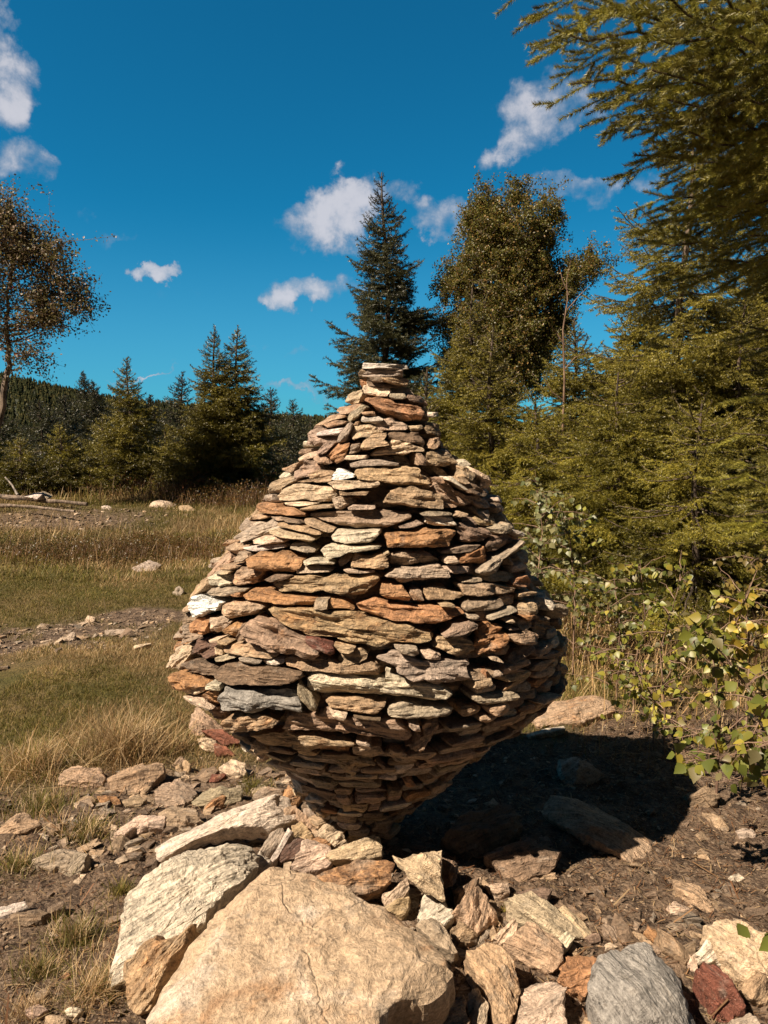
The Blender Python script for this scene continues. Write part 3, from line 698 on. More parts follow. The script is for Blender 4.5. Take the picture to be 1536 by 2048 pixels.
for a in [('M','220,150 270,100 390,95 405,150 390,200 250,202 230,180','t','squarish brown rock at the foot of the straw tuft, leftmost of its row',42,.16,.0),
          ('M','435,150 480,110 560,88 640,85 642,120 560,205 450,190','t','angular tan rock with a flat top, second in the row below the straw tuft',36,.16,.02),
          ('M','605,180 640,145 720,150 780,200 765,230 700,260 620,255','p','smooth brown rock right of the flat topped tan rock',32,.12,.02),
          ('M','765,235 830,188 960,190 957,237 850,262 780,255','g','grey layered block with an orange stain left of the grass clump',42,.12,.03),
          ('M','388,220 460,213 477,250 430,267 395,250','o','small yellow orange stone below the flat topped tan rock',40,.06,.0),
          ('M','630,275 700,255 780,262 802,300 720,342 640,330','p','low brown rock just behind the long pale slab',25,.1,.02),
          ('M','455,375 500,315 600,290 655,300 655,340 540,352 480,392','c','flat pale rock embedded in the soil left of the long slab',18,.08,.02),
          ('M','-10,335 90,280 150,322 100,352 0,375','t','grey brown rock at the left edge above the bare soil',30,.12,.02),
          ('M','130,470 200,420 290,408 352,450 262,512 150,502','g','weathered grey slab sunk in the bare soil at left',14,.08,.015),
          ('M','240,510 300,450 360,445 340,500 280,530','g','small grey chip beside the weathered grey slab',20,.05,.01),
          ('M','40,690 130,668 190,680 165,712 90,732 50,712','b','flat brown stone on the bare soil, left of its dark twin',20,.05,.02),
          ('M','188,672 250,645 252,662 195,697','b','narrow dark flat stone pointing right on the bare soil',25,.05,.02),
          ('M','-5,662 90,643 107,665 30,692 -5,695','w','white flat stone at the left edge on the bare soil',18,.05,.02),
          ('M','878,110 920,68 972,90 978,140 925,152 882,122','c','cream green rock left of the cairn above the grass clump',42,.14,.03),
          ('M','130,1012 170,990 197,1005 160,1037 140,1030','p','small pinkish stone at lower left in the dry grass',25,.04,.01),
          ('M','95,1072 150,1055 190,1080 150,1102 105,1095','p','reddish flat stone near the bottom left corner',20,.04,.01),
          ('M','180,1100 220,1085 270,1100 250,1136 190,1140','t','tan stone at the bottom edge near the left corner',20,.05,.01),
          ('M','262,1080 290,1060 325,1075 300,1100 270,1098','w','pale pebble beside the straw tuft at bottom left',25,.04,.01),
          ('M','240,935 265,922 285,932 270,957 250,955','o','small orange brown pebble between two grass tufts',25,.04,.01),
          ('M','470,760 490,715 505,720 500,770 480,790','o','yellowish stone peeping out left of the white boulder',40,.06,.0),
          ('M','760,150 800,100 850,100 875,112 825,170','b','thin brown shard standing in the rubble behind',45,.05,.02),
          ('M','828,150 850,135 900,132 870,165 835,168','r','small red brown shard in the rubble left of the cairn',35,.05,.02),
          ('M','700,100 730,70 760,90 750,130 710,135','t','tan stub of stone at the edge of the straw grass',40,.06,.01),
          ('M','310,240 350,215 385,225 375,250 330,255','t','tan pebble below the squarish brown rock',30,.05,.0),
          ('M','490,240 540,215 580,235 560,260 500,262','p','brown pebble below the smooth brown rock',30,.05,.0),
          ('M','820,270 850,225 900,222 895,255 860,280','o','orange spotted stone in front of the grey layered block',40,.06,.01),
          ('H','230,600 300,400 340,380 450,470 590,580 600,640 500,680 300,690','t','large tan slab leaning behind the left flank of the cairn',52,.16,.02),
          ('H','330,700 440,690 520,700 540,790 480,840 420,830 340,770','c','cream block under the red rocks at the left flank of the cairn',48,.12,.02),
          ('H','370,610 480,590 620,620 770,720 760,750 600,760','r','red veined rock leaning against the lower left of the cairn',50,.14,.07),
          ('H','500,730 620,770 705,860 600,870 520,860','r','small red triangular rock below the red veined rock',46,.12,.03),
          ('H','60,960 130,880 190,890 200,960 120,1010','p','pinkish rock half hidden in the straw grass',42,.08,.0)]:
    rock(a[0],a[1],a[2],a[3],tilt=a[4],thick=a[5],h0=a[6],n=66,rings=10,amp=1.0,facets=9,chop=.62)
for a in [('N','50,470 80,480 170,450 228,450 240,600 232,640 150,600 110,560 70,510','c','tan block with a notched left corner right of the rust streaked stone',60,.18,.0,None,2.25),
          ('N','0,612 40,600 92,540 100,592 70,645 10,648','c','curved tan stone at the right edge of the largest boulder, touching it',34,.12,.1,40),
          ('N','0,655 40,640 100,620 100,660 70,700 10,690','t','thin tan stone just under the curved tan stone',34,.1,.07,20),
          ('N','135,690 170,610 270,680 278,720 242,742 140,725','w','whitest stone in the rubble right of the largest boulder',36,.14,.08,30),
          ('N','135,735 190,705 225,715 250,760 298,845 270,850 200,800','g','grey smooth rock lying on the shoulder of the largest boulder',32,.1,.12,-40),
          ('N','285,680 390,560 430,592 468,690 380,762 330,730','t','diamond shaped tan rock with its point up at the shadow edge',36,.2,.08,70),
          ('N','268,755 300,722 370,755 372,790 300,808','t','small brown block below the diamond shaped rock',34,.12,.05,20),
          ('N','438,790 520,710 535,730 530,780 470,812','c','cream wedge right of the diamond shaped rock',38,.12,.06,45),
          ('N','498,625 530,610 600,612 680,650 780,750 792,775 700,772 600,740 530,705 500,680','g','long layered grey brown slab at the edge of the shadow',34,.14,.06,-35),
          ('N','498,810 580,732 650,770 700,800 706,880 660,917 600,892','t','wide cracked tan rock below the long layered slab',36,.16,.04,-30),
          ('N','698,790 730,765 767,785 722,842','w','small pale green white stone under the long layered slab',34,.08,.04,None),
          ('N','713,930 740,850 790,825 862,862 862,960 800,997 740,982','o','round orange slab left of the big grey boulder',24,.09,.06,20),
          ('N','340,820 430,800 530,890 547,960 540,1040 500,1122 450,1112 410,980 360,900','t','tall tan rock with a ridge standing right of the largest boulder',34,.2,.08,-50),
          ('N','535,1100 560,940 620,932 700,950 717,990 715,1136 620,1180 540,1140','c','broad cream tan rock at the bottom edge, left of the orange slab',28,.14,.06,20),
          ('N','1105,750 1180,800 1237,850 1212,882 1130,822','t','brown rounded rock touching the top right of the grey boulder',32,.1,.04,-40),
          ('N','1248,850 1320,778 1392,830 1352,892 1280,880','w','cubic cream rock above the red streaked rock',34,.12,.05,30),
          ('N','1265,908 1340,890 1400,970 1467,1050 1360,1112 1300,1000','r','dark red brown rock with pale streaks at bottom right',24,.12,.06,-45),
          ('N','1432,990 1520,900 1560,960 1560,1050 1480,1022','t','tan layered rock at the right edge below the pale slab',30,.12,.04,40),
          ('N','1395,1110 1470,1080 1520,1136 1500,1180 1410,1170','g','grey rock in the bottom right corner',30,.1,.04,None),
          ('N','408,580 500,568 505,620 460,637','c','cream stone peeking out of the shadow above the wedge',50,.1,.04,None),
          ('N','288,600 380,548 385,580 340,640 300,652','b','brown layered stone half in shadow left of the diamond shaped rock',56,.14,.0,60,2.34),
          ('N','690,672 720,662 780,700 832,755 800,782 740,730','c','thin cream strip of stone behind the long layered slab',26,.06,.02,-40),
          ('N','798,782 860,768 872,800 830,812','b','small dark brown stone right of the thin cream strip',32,.06,.0,None),
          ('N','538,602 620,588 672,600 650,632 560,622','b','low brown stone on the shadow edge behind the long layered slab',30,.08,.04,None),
          ('N','1140,662 1170,640 1232,680 1205,702 1150,692','c','cream pyramid shaped stone on the needle litter',38,.07,.0,None),
          ('N','1383,540 1420,528 1447,550 1420,567 1390,560','w','small white stone on the litter at the right edge',30,.05,.0,None),
          ('N','1408,352 1450,345 1492,372 1480,392 1430,382','g','grey flat chip under the birch leaves at the right',25,.05,.0,None),
          ('N','80,1112 150,1080 240,1040 320,1000 352,1130 340,1170 100,1160','t','wide brown rock in the bottom centre right below the largest boulder',28,.15,.05,30),
          ('N','338,1012 380,990 422,1060 405,1136 360,1150','g','narrow grey brown rock beside the wide brown rock at the bottom',36,.14,.05,60),
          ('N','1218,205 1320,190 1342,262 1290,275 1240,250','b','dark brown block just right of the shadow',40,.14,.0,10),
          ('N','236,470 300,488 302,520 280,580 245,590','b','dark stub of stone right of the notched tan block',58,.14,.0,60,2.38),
          ('N','640,250 700,170 800,190 950,280 962,310 1050,350 1082,390 1087,415 1080,480 1010,470 900,420 800,370','t','long slab in the cairn shadow with its sunlit end sticking out',16,.07,.02,-30),
          ('N','718,62 760,48 832,80 892,120 902,150 832,182 738,152','g','whitish grey rock with moss lines at the far edge of the shadow',38,.14,.02,30),
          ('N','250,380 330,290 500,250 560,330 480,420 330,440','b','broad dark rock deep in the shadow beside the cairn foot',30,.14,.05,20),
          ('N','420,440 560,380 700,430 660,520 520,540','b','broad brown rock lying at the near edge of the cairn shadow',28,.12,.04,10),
          ('N','1100,770 1060,735 1045,760 1080,800 1110,800','o','little orange brown stone on the litter above the grey boulder',30,.06,.0,None),
          ('N','880,735 920,740 940,780 930,800 890,770','p','small pinkish brown stone above the left shoulder of the grey boulder',30,.06,.0,None),
          ('N','1155,520 1210,540 1290,610 1330,690 1290,680 1240,640 1180,590','t','long flat tan rock edge showing through the litter at right',14,.05,.0,-40),
          ('N','1280,275 1330,290 1380,350 1370,362 1310,310','t','thin brown stone sliver between litter and birch leaves',20,.04,.0,-40),
          ('N','600,1080 640,1060 700,1090 690,1130 620,1130','t','small brown stone on litter below the orange slab',20,.04,.0,None),
          ('N','1210,850 1245,870 1260,920 1225,930','c','thin cream stone between grey boulder and the red streaked rock',30,.08,.0,None)]:
    rock(a[0],a[1],a[2],a[3],tilt=a[4],thick=a[5],h0=a[6],strata=a[7],n=84,rings=13,amp=1.0,facets=9,chop=.62,Y=a[8] if len(a) > 8 else None)
rock('N','860,880 900,830 960,790 1080,780 1150,850 1200,900 1240,980 1270,1060 1330,1160 1200,1230 950,1230 880,1080 855,960','G','big rounded grey boulder with pale bands at bottom right','boulder',name='boulder',tilt=26,thick=.26,h0=.12,material=M_STONE,amp=1.3,facets=8,roll=.05,strata=-60,n=150,rings=30,chop=.6,lay=.2)
rock('N','1298,722 1350,693 1440,720 1500,760 1560,780 1640,920 1540,945 1480,915 1400,855 1310,772','c','large cream and orange slab at the right edge beside the cubic rock','slab',name='rock_slab',tilt=16,thick=.12,h0=.08,material=B_,amp=1.3,facets=7,n=120,rings=20,chop=.5)
for a in [('262,1128 300,1120 322,1128 300,1142 275,1140','g','grey flat rock in the grass left of the cairn',18,.08),
          ('343,1180 358,1170 368,1182 355,1190','g','small grey rock in dark hollow beside the cairn',40,.06),
          ('168,1238 180,1229 190,1236 184,1246 170,1246','c','small pale round stone on the far edge of the worn path',40,.08),
          ('212,1260 235,1253 250,1258 240,1265 215,1267','g','flat grey stone right of the worn path',18,.05),
          ('125,1272 140,1262 152,1268 148,1280 130,1280','g','grey pointed stone in the middle of the worn path',40,.08),
          ('300,1003 330,997 352,998 350,1012 320,1014 300,1010','c','broad pale rock on the bank below the twin topped spruce',24,.12),
          ('203,1012 215,1009 222,1013 216,1018 204,1018','w','little white stone on the bank left of the broad pale rock',30,.06),
          ('358,1010 385,1006 400,1014 380,1022 360,1020','t','low tan rock on the bank right of the broad pale rock',20,.1),
          ('1068,1420 1100,1402 1150,1393 1212,1388 1228,1415 1150,1440 1075,1448','t','wide flat ledge of tan rock in the dry grass right of the cairn',16,.12),
          ('1055,1466 1090,1455 1126,1449 1131,1458 1062,1473','w','thin white sliver of stone right of the cairn',25,.03),
          ('268,1290 300,1282 302,1287 270,1297','c','low pale stone showing through the grass beside the cairn',18,.04)]:
    rock('X',a[0],a[1],a[2],tilt=a[3],thick=a[4],h0=.02,n=44,rings=8,amp=1.2,facets=5)
# dead logs with slabs lying on them, far left
def log(pts, r, label, name='fallen_log', cat='log', m=M_WOOD, sides=9):
    P = np.array([at(x, y, Y) for x, y, Y in pts]); K = 14
    s = np.linspace(0, len(P)-1, K); Q = np.stack([np.interp(s, np.arange(len(P)), P[:, k]) for k in range(3)], 1)
    Q += .25*r*fbm(Q*3, 2)[:, None]; R = r*(1-.45*np.linspace(0, 1, K))*(1+.25*vnoise(Q*9))
    mb = MB(); tubes(mb, [(Q, R)], sides); o = mb.build(name, m, loc=Q[0]); tag(o, label, cat); return o
log([(-40,988,12.6),(60,998,12.4),(175,1008,12.2)], .05, 'long grey dead log lying on the bank at far left', m=M_BARK)
log([(-20,1010,11.9),(70,1014,11.7),(150,1022,11.2)], .03, 'thin grey log in front of the long dead log', m=M_BARK)
log([(35,990,12.6),(25,972,12.7),(10,955,12.8)], .022, 'bleached dead branch sticking up from the log', 'dead_branch', 'branch')
rock('X','50,992 52,982 84,974 88,980 72,994','w','pale slab lying on the dead log, left of the pair',tilt=30,thick=.07,h0=0,n=40,rings=7,Y=12.2)
rock('X','76,994 88,978 106,976 104,984 92,993','g','grey slab lying on the dead log, right of the pair',tilt=30,thick=.07,h0=0,n=40,rings=7,Y=12.3)
log([(1400,1705,2.95),(1404,1750,2.8),(1400,1802,2.68)], .008, 'dark stick lying on the litter at right', 'stick', 'stick', M_BARK, 6)
log([(1476,1805,2.6),(1490,1850,2.5)], .009, 'short dark stick above the large cream slab', 'stick', 'stick', M_BARK, 6)
for x in (503, 512):
    log([(x,1000,15.5),(x,965,15.5),(x,935 if x==503 else 938,15.5)], .02, 'thin white dead stem in the gap left of the cairn, %s of the two' % ('left' if x==503 else 'right'), 'dead_birch', 'dead tree', M_BIRCH, 6)

# ------------------------------------------------------------------ gravel, litter, grass
def scatter_pos(rng, n, x0, x1, y0, y1): return rng.uniform(x0, x1, n), rng.uniform(y0, y1, n)
def chips():
    rng = np.random.RandomState(5); mb = MB()
    base = np.array([(-1,-1,-1),(1,-1,-1),(1,1,-1),(-1,1,-1),(-.8,-.7,1),(.7,-.8,1),(.8,.7,1),(-.7,.8,1)], float)*.5
    F = np.array([(3,2,1,0),(4,5,6,7),(0,1,5,4),(1,2,6,5),(2,3,7,6),(3,0,4,7)])
    X = []; Y = []; S = []
    for (n, box, lo, hi) in [(9000,(-2.0,2.2,1.1,4.0),.003,.014),(420,(-1.9,2.1,1.1,3.8),.012,.038),(300,(-1.4,-.3,2.6,3.5),.015,.055),(3200,(-4.6,-1.6,4.7,6.9),.008,.028),(240,(-4.6,-2.0,4.8,6.6),.03,.075),(420,(.0,1.7,1.3,2.5),.015,.055),(700,(-6,-2.9,10.4,12.8),.02,.06)]:
        x, y = scatter_pos(rng, n, *box); k = rng.rand(n) < soil(x, y); X.append(x[k]); Y.append(y[k]); S.append(lo*(hi/lo)**rng.rand(k.sum()))
    X = np.concatenate(X); Y = np.concatenate(Y); S = np.concatenate(S); n = len(X)
    sc = np.stack([S, S*rng.uniform(.4, .9, n), S*rng.uniform(.10, .34, n)], 1)
    V = base[None]*(1+rng.uniform(-.6, .45, (n, 8, 3)))*sc[:, None]*1.6
    a = rng.rand(n)*2*pi; tx = rng.normal(0, .3, n); ca, sa = np.cos(a)[:, None], np.sin(a)[:, None]
    z = V[..., 2]+V[..., 0]*tx[:, None]; x = V[..., 0]*ca-V[..., 1]*sa+X[:, None]; y = V[..., 0]*sa+V[..., 1]*ca+Y[:, None]
    z = z+(gh(X, Y)+S*.12)[:, None]
    col = np.array([PAL[c] for c in 'ttbgbcpbbt'])[rng.randint(0, 10, n)]*rng.uniform(.55, 1.15, (n, 1)); col = np.repeat(col, 8, 0)
    Vf = np.stack([x, y, z], -1).reshape(-1, 3); FF = (F[None]+np.arange(n)[:, None, None]*8).reshape(-1, 4)
    mb.add(Vf, FF, col=col, lp=Vf+rng.rand(1, 3)); o = mb.build('gravel', M_STONE); tag(o, 'loose stone chips and gravel on bare soil', 'gravel', kind='stuff')
chips()
def litter():
    rng = np.random.RandomState(6); mb = MB()
    x1, y1 = scatter_pos(rng, 60000, -2.0, 2.3, 1.1, 4.6); k = rng.rand(len(x1)) < (.55+.0*x1)*np.maximum(soil(x1, y1), .3*(x1 > .2))*np.where(x1 > .15, 1, .55); X, Y = x1[k], y1[k]; n = len(X)
    L = rng.uniform(.008, .035, n)*np.where(rng.rand(n) < .03, 3, 1); a = rng.rand(n)*2*pi; t = rng.normal(0, .35, n)
    d = np.stack([np.cos(a)*np.cos(t), np.sin(a)*np.cos(t), np.sin(t)], 1); sdv = np.stack([-np.sin(a), np.cos(a), 0*a], 1)*(.0009+L*.025)[:, None]
    p = np.stack([X, Y, gh(X, Y)+.006+np.abs(np.sin(t))*L*.5], 1)
    V = np.stack([p-d*L[:, None]/2-sdv, p-d*L[:, None]/2+sdv, p+d*L[:, None]/2+sdv*.6, p+d*L[:, None]/2-sdv*.6], 1).reshape(-1, 3)
    F = (np.arange(4)[None]+np.arange(n)[:, None]*4)
    c = np.array([(.16,.08,.04),(.24,.14,.07),(.34,.24,.13),(.10,.055,.03)])[rng.randint(0, 4, n)]*rng.uniform(.7, 1.3, (n, 1)); c = np.c_[c, np.ones(n)]
    mb.add(V, F, col=np.repeat(c, 4, 0)); o = mb.build('needle_litter', M_GRASS); tag(o, 'brown needles and tiny twigs scattered over the soil', 'litter', kind='stuff')
litter()
def blades(mb, X, Y, H, Wd, rng, pal, spread=.5, bend=.6, Z=None, lean=None):
    n = len(X); a = rng.rand(n)*2*pi; tl = np.abs(rng.normal(0, spread, n)); d = np.stack([np.cos(a)*np.sin(tl), np.sin(a)*np.sin(tl), np.cos(tl)], 1)
    if lean is not None: d = d+lean; d /= np.linalg.norm(d, axis=1)[:, None]
    o = np.stack([np.cos(a), np.sin(a), 0*a-.25], 1)*(bend*rng.uniform(.3, 1, n))[:, None]
    s = np.stack([-np.sin(a+rng.normal(0, .6, n)), np.cos(a), 0*a], 1)*Wd[:, None]/2
    p = np.stack([X, Y, (gh(X, Y) if Z is None else Z)-.01], 1); Hh = H[:, None]
    q = [p, p+d*Hh*.4+o*Hh*.08, p+d*Hh*.75+o*Hh*.32, p+d*Hh*.95+o*Hh*.62]
    V = np.stack([q[0]-s, q[0]+s, q[1]-s*.85, q[1]+s*.85, q[2]-s*.55, q[2]+s*.55, q[3]], 1).reshape(-1, 3)
    b = np.arange(n)[:, None]*7; F4 = np.concatenate([b+[0, 1, 3, 2], b+[2, 3, 5, 4]]); F3 = b+[4, 5, 6]
    pal = np.array(pal); c = pal[rng.randint(0, len(pal), n)]*rng.uniform(.7, 1.3, (n, 1))
    if X.size: g = fbm(np.stack([X, Y, 0*X], 1)*.9, 3)[:, None]; c = c*(1+.3*g)
    c = np.c_[c, np.ones(n)]; mb.add(V, [F4, F3], col=np.repeat(c, 7, 0))
GREEN = [(.115,.108,.018),(.155,.135,.026),(.09,.083,.015),(.22,.17,.045),(.32,.23,.09)]
DRY = [(.40,.28,.13),(.30,.19,.08),(.50,.37,.20),(.24,.15,.06),(.16,.135,.035)]
STRAW = [(.50,.36,.19),(.40,.26,.12),(.58,.44,.26),(.30,.18,.08)]
def turf():
    rng = np.random.RandomState(8); mb = MB()
    def field(n, x0, x1, y0, y1, h0, h1, w, inv=False):
        x, y = scatter_pos(rng, n, x0, x1, y0, y1); P = np.stack([x, y, 0*x], 1); nn = fbm(P*1.1, 3)
        k = (rng.rand(n) > soil(x, y)*1.03) & (np.hypot(x-cr(.1)[0], y-AY) > .25); vis = np.abs(x) < .56*y+.5; k &= vis
        x, y, nn = x[k], y[k], nn[k]; m = rng.rand(len(x)) < sstep(-.15, .5, nn+.34*sstep(3.4, 6, y+1.4*nn)-.26*sstep(8.5, 11, y+2*nn)+.14)
        r = lambda q: rng.uniform(h0, h1, q)*(1+.5*fbm(np.stack([x[:q], y[:q], 0*x[:q]], 1)*2, 2)).clip(.5, 2)
        gx, gy = x[m], y[m]; dx, dy = x[~m], y[~m]
        blades(mb, gx, gy, rng.uniform(h0, h1, len(gx)), np.full(len(gx), w)*rng.uniform(.7, 1.3, len(gx)), rng, GREEN, .55)
        blades(mb, dx, dy, rng.uniform(h0, h1, len(dx))*1.15, np.full(len(dx), w)*rng.uniform(.6, 1.2, len(dx)), rng, DRY, .75)
    field(120000, -2.4, .1, 3.2, 5.4, .015, .048, .0028); field(105000, -4.6, 0, 5.2, 8.2, .02, .055, .004); field(70000, -7.5, 1, 8, 13.5, .04, .11, .007)
    field(26000, -11, 3, 13, 20, .08, .26, .013); field(52000, .1, 3.0, 3.6, 6.2, .02, .075, .003); field(22000, .5, 4.5, 6, 9, .04, .15, .005)
    o = mb.build('grass', M_GRASS, smooth=True); tag(o, 'short brown and olive meadow grass', 'grass', kind='stuff')
    mb = MB(); n = 2000; x, y = scatter_pos(rng, n, -7, 0, 6.6, 12.5); k = (fbm(np.stack([x, y, 0*x], 1)*.8, 2) > .05) & (np.abs(x) < .56*y); x, y = x[k], y[k]; k = len(x)
    blades(mb, x, y, rng.uniform(.15, .42, k), np.full(k, .0055), rng, STRAW, .5)
    n = 1100; x, y = rng.normal(1.75, .38, n), rng.normal(5.3, .6, n); blades(mb, x, y, rng.uniform(.15, .5, n), np.full(n, .0045), rng, STRAW[:2]+DRY[:2], .38)
    n = 1500; x, y = scatter_pos(rng, n, 1.0, 2.6, 3.5, 5.3); blades(mb, x, y, rng.uniform(.05, .2, n), np.full(n, .003), rng, DRY, .7)
    o = mb.build('tall_grass', M_GRASS, smooth=True); tag(o, 'tall dry grass stalks scattered over the meadow', 'grass', kind='stuff')
turf()
def tuft(px, py, r, n, h0, h1, pal, label, w=.0026, spread=.6, bend=.7):
    rng = np.random.RandomState(int(px*7+py)); mb = MB(); P = ground_hit(px, py)
    a = rng.rand(n)*2*pi; q = r*np.abs(rng.normal(0, .5, n)); X = P[0]+q*np.cos(a); Y = P[1]+q*np.sin(a)*.8
    blades(mb, X, Y, rng.uniform(h0, h1, n), np.full(n, w), rng, pal, spread, bend); o = mb.build('grass_tuft', M_GRASS, loc=P, smooth=True); tag(o, label, 'grass tuft')
MIX = GREEN[:3]+STRAW[1:3]
tuft(240,1512,.30,1500,.10,.30,STRAW+DRY,'big straw coloured tuft above the row of brown rocks at left',.0032,.75,.9)
tuft(60,1545,.30,1100,.08,.24,STRAW+GREEN[:2],'wide green and straw tuft at the left edge above the rocks',.003,.7,.8)
tuft(345,1500,.12,350,.05,.13,STRAW+DRY,'brown straw tuft close to the left flank of the cairn',.003,.7,.8)
tuft(80,1620,.24,900,.04,.12,MIX,'low green tuft below the wide tuft at the left edge',.0024)
tuft(175,1668,.16,600,.04,.11,MIX,'small olive tuft in the bare soil below the brown rocks')
tuft(30,1740,.14,500,.03,.10,MIX,'olive tuft at the left edge of the bare soil')
tuft(243,1790,.06,260,.03,.08,GREEN,'tiny green tuft touching the left end of the white boulder')
tuft(150,1880,.15,700,.03,.10,MIX,'green and straw tuft in the middle of the bare soil',.002)
tuft(80,1950,.13,600,.03,.09,MIX,'olive tuft near the bottom left corner',.002)
tuft(195,1990,.14,800,.04,.12,STRAW+GREEN[:1],'pale straw tuft left of the upright brown block',.002,.8,.9)
tuft(505,1580,.10,420,.03,.09,GREEN[:4],'short green clump between the grey block and the cairn',.0022)
tuft(60,2030,.10,400,.03,.08,STRAW,'pale straw tuft in the bottom left corner',.002)
tuft(1010,1820,.07,120,.01,.03,GREEN,'patch of green moss shoots beside the shadow edge',.003)
# heather and bilberry
def shrubs():
    rng = np.random.RandomState(9); mb = MB()
    for (px, py, rx, ry, n, h, pal) in [(400,1000,1.5,.5,4200,.45,[(.16,.06,.03),(.22,.10,.04),(.10,.07,.02)]),(470,1010,1.0,.5,2600,.35,[(.20,.10,.03),(.16,.12,.03)]),
             (60,1110,2.0,.6,7000,.19,[(.08,.07,.015),(.13,.07,.025),(.06,.05,.015)]),(330,1075,1.2,.45,6000,.19,[(.13,.10,.02),(.17,.09,.03)]),(200,1085,1.0,.4,5000,.17,[(.09,.08,.015),(.17,.10,.03)]),
             (110,965,3.5,.7,3500,.4,[(.22,.16,.06),(.12,.11,.02)]),(1330,1300,.9,.5,6000,.26,[(.14,.13,.02),(.22,.16,.04),(.12,.07,.03)]),(1250,1250,.9,.8,4500,.3,[(.13,.12,.02),(.2,.12,.04)]),(1480,1300,.6,.6,4500,.35,[(.16,.15,.03),(.24,.18,.05)])]:
        P = ground_hit(px, py); X = P[0]+rng.normal(0, rx*.5, n); Y = P[1]+rng.normal(0, ry*.5, n); t = fbm(np.stack([X, Y, 0*X], 1)*2.5, 2)
        Z = gh(X, Y)+h*rng.rand(n)**.7*(.75+.5*t); s = np.clip(.0012*P[1]+.006, .008, .03); S = rng.uniform(.6, 1.3, n)*s
        d = rng.normal(0, 1, (n, 3)); d[:, 2] = np.abs(d[:, 2])+.2; d /= np.linalg.norm(d, axis=1)[:, None]; e = np.cross(d, rng.normal(0, 1, (n, 3))); e /= np.linalg.norm(e, axis=1)[:, None]
        p = np.stack([X, Y, Z], 1); V = np.stack([p, p+d*S[:, None]*.6+e*S[:, None]*.35, p+d*S[:, None]*1.4, p+d*S[:, None]*.6-e*S[:, None]*.35], 1).reshape(-1, 3)
        pl = np.array(pal)[rng.randint(0, len(pal), n)]*rng.uniform(.7, 1.4, (n, 1)); mb.add(V, np.arange(4)[None]+np.arange(n)[:, None]*4, col=np.repeat(np.c_[pl, np.ones(n)], 4, 0))
        k = n//6; blades(mb, X[:k], Y[:k], np.full(k, h)*rng.uniform(.6, 1.2, k), np.full(k, .004+.0004*P[1]), rng, [(.16,.09,.05),(.25,.16,.08)], .35, .2)
    o = mb.build('heather', M_LEAF); tag(o, 'low heather and bilberry undergrowth', 'heather', kind='stuff')
shrubs()
# ------------------------------------------------------------------ conifers
def needles(mb, S0, S1, rng, dens, ln, wd, cols, up=.25, fwd=.75, tipcol=None, tip=None):
    S0 = np.asarray(S0); S1 = np.asarray(S1); d = S1-S0; L = np.linalg.norm(d, axis=1); k = np.maximum(1, (L*dens).astype(int)); idx = np.repeat(np.arange(len(L)), k); n = len(idx)
    t = rng.rand(n); ax = d[idx]/L[idx][:, None]; p = S0[idx]+d[idx]*t[:, None]
    r = rng.normal(0, 1, (n, 3)); r[:, 2] += up; r -= ax*(r*ax).sum(1)[:, None]; r /= np.linalg.norm(r, axis=1)[:, None]
    dr = ax*fwd+r; dr /= np.linalg.norm(dr, axis=1)[:, None]; sdv = np.cross(dr, r+rng.normal(0, .5, (n, 3))); sdv /= np.linalg.norm(sdv, axis=1)[:, None]+1e-9
    ll = (ln*rng.uniform(.7, 1.2, n))[:, None]; V = np.stack([p-sdv*wd/2, p+sdv*wd/2, p+dr*ll], 1).reshape(-1, 3)
    c = np.array(cols)[rng.randint(0, len(cols), n)]*rng.uniform(.7, 1.3, (n, 1))
    c = c*(1+.75*fbm((S0+(0 if len(S0) > 9e5 else 0))*2.2, 2)[idx])[:, None].clip(.35, 2)
    if tip is not None: f = (tip[idx]*t)[:, None]; c = c*(1-f)+np.array(tipcol)*f
    mb.add(V, np.arange(3)[None]+np.arange(n)[:, None]*3, col=np.repeat(np.c_[c, np.ones(n)], 3, 0))
OLIVE = [(.145,.130,.020),(.20,.17,.028),(.095,.09,.017),(.27,.22,.04)]
DARKG = [(.045,.052,.024),(.062,.066,.028),(.035,.042,.02),(.09,.083,.034)]
YELL = [(.22,.19,.026),(.31,.25,.04),(.17,.15,.024),(.13,.12,.021)]
def rot(v, ax, a): ax = ax/np.linalg.norm(ax); return v*cos(a)+np.cross(ax, v)*sin(a)+ax*ax.dot(v)*(1-cos(a))
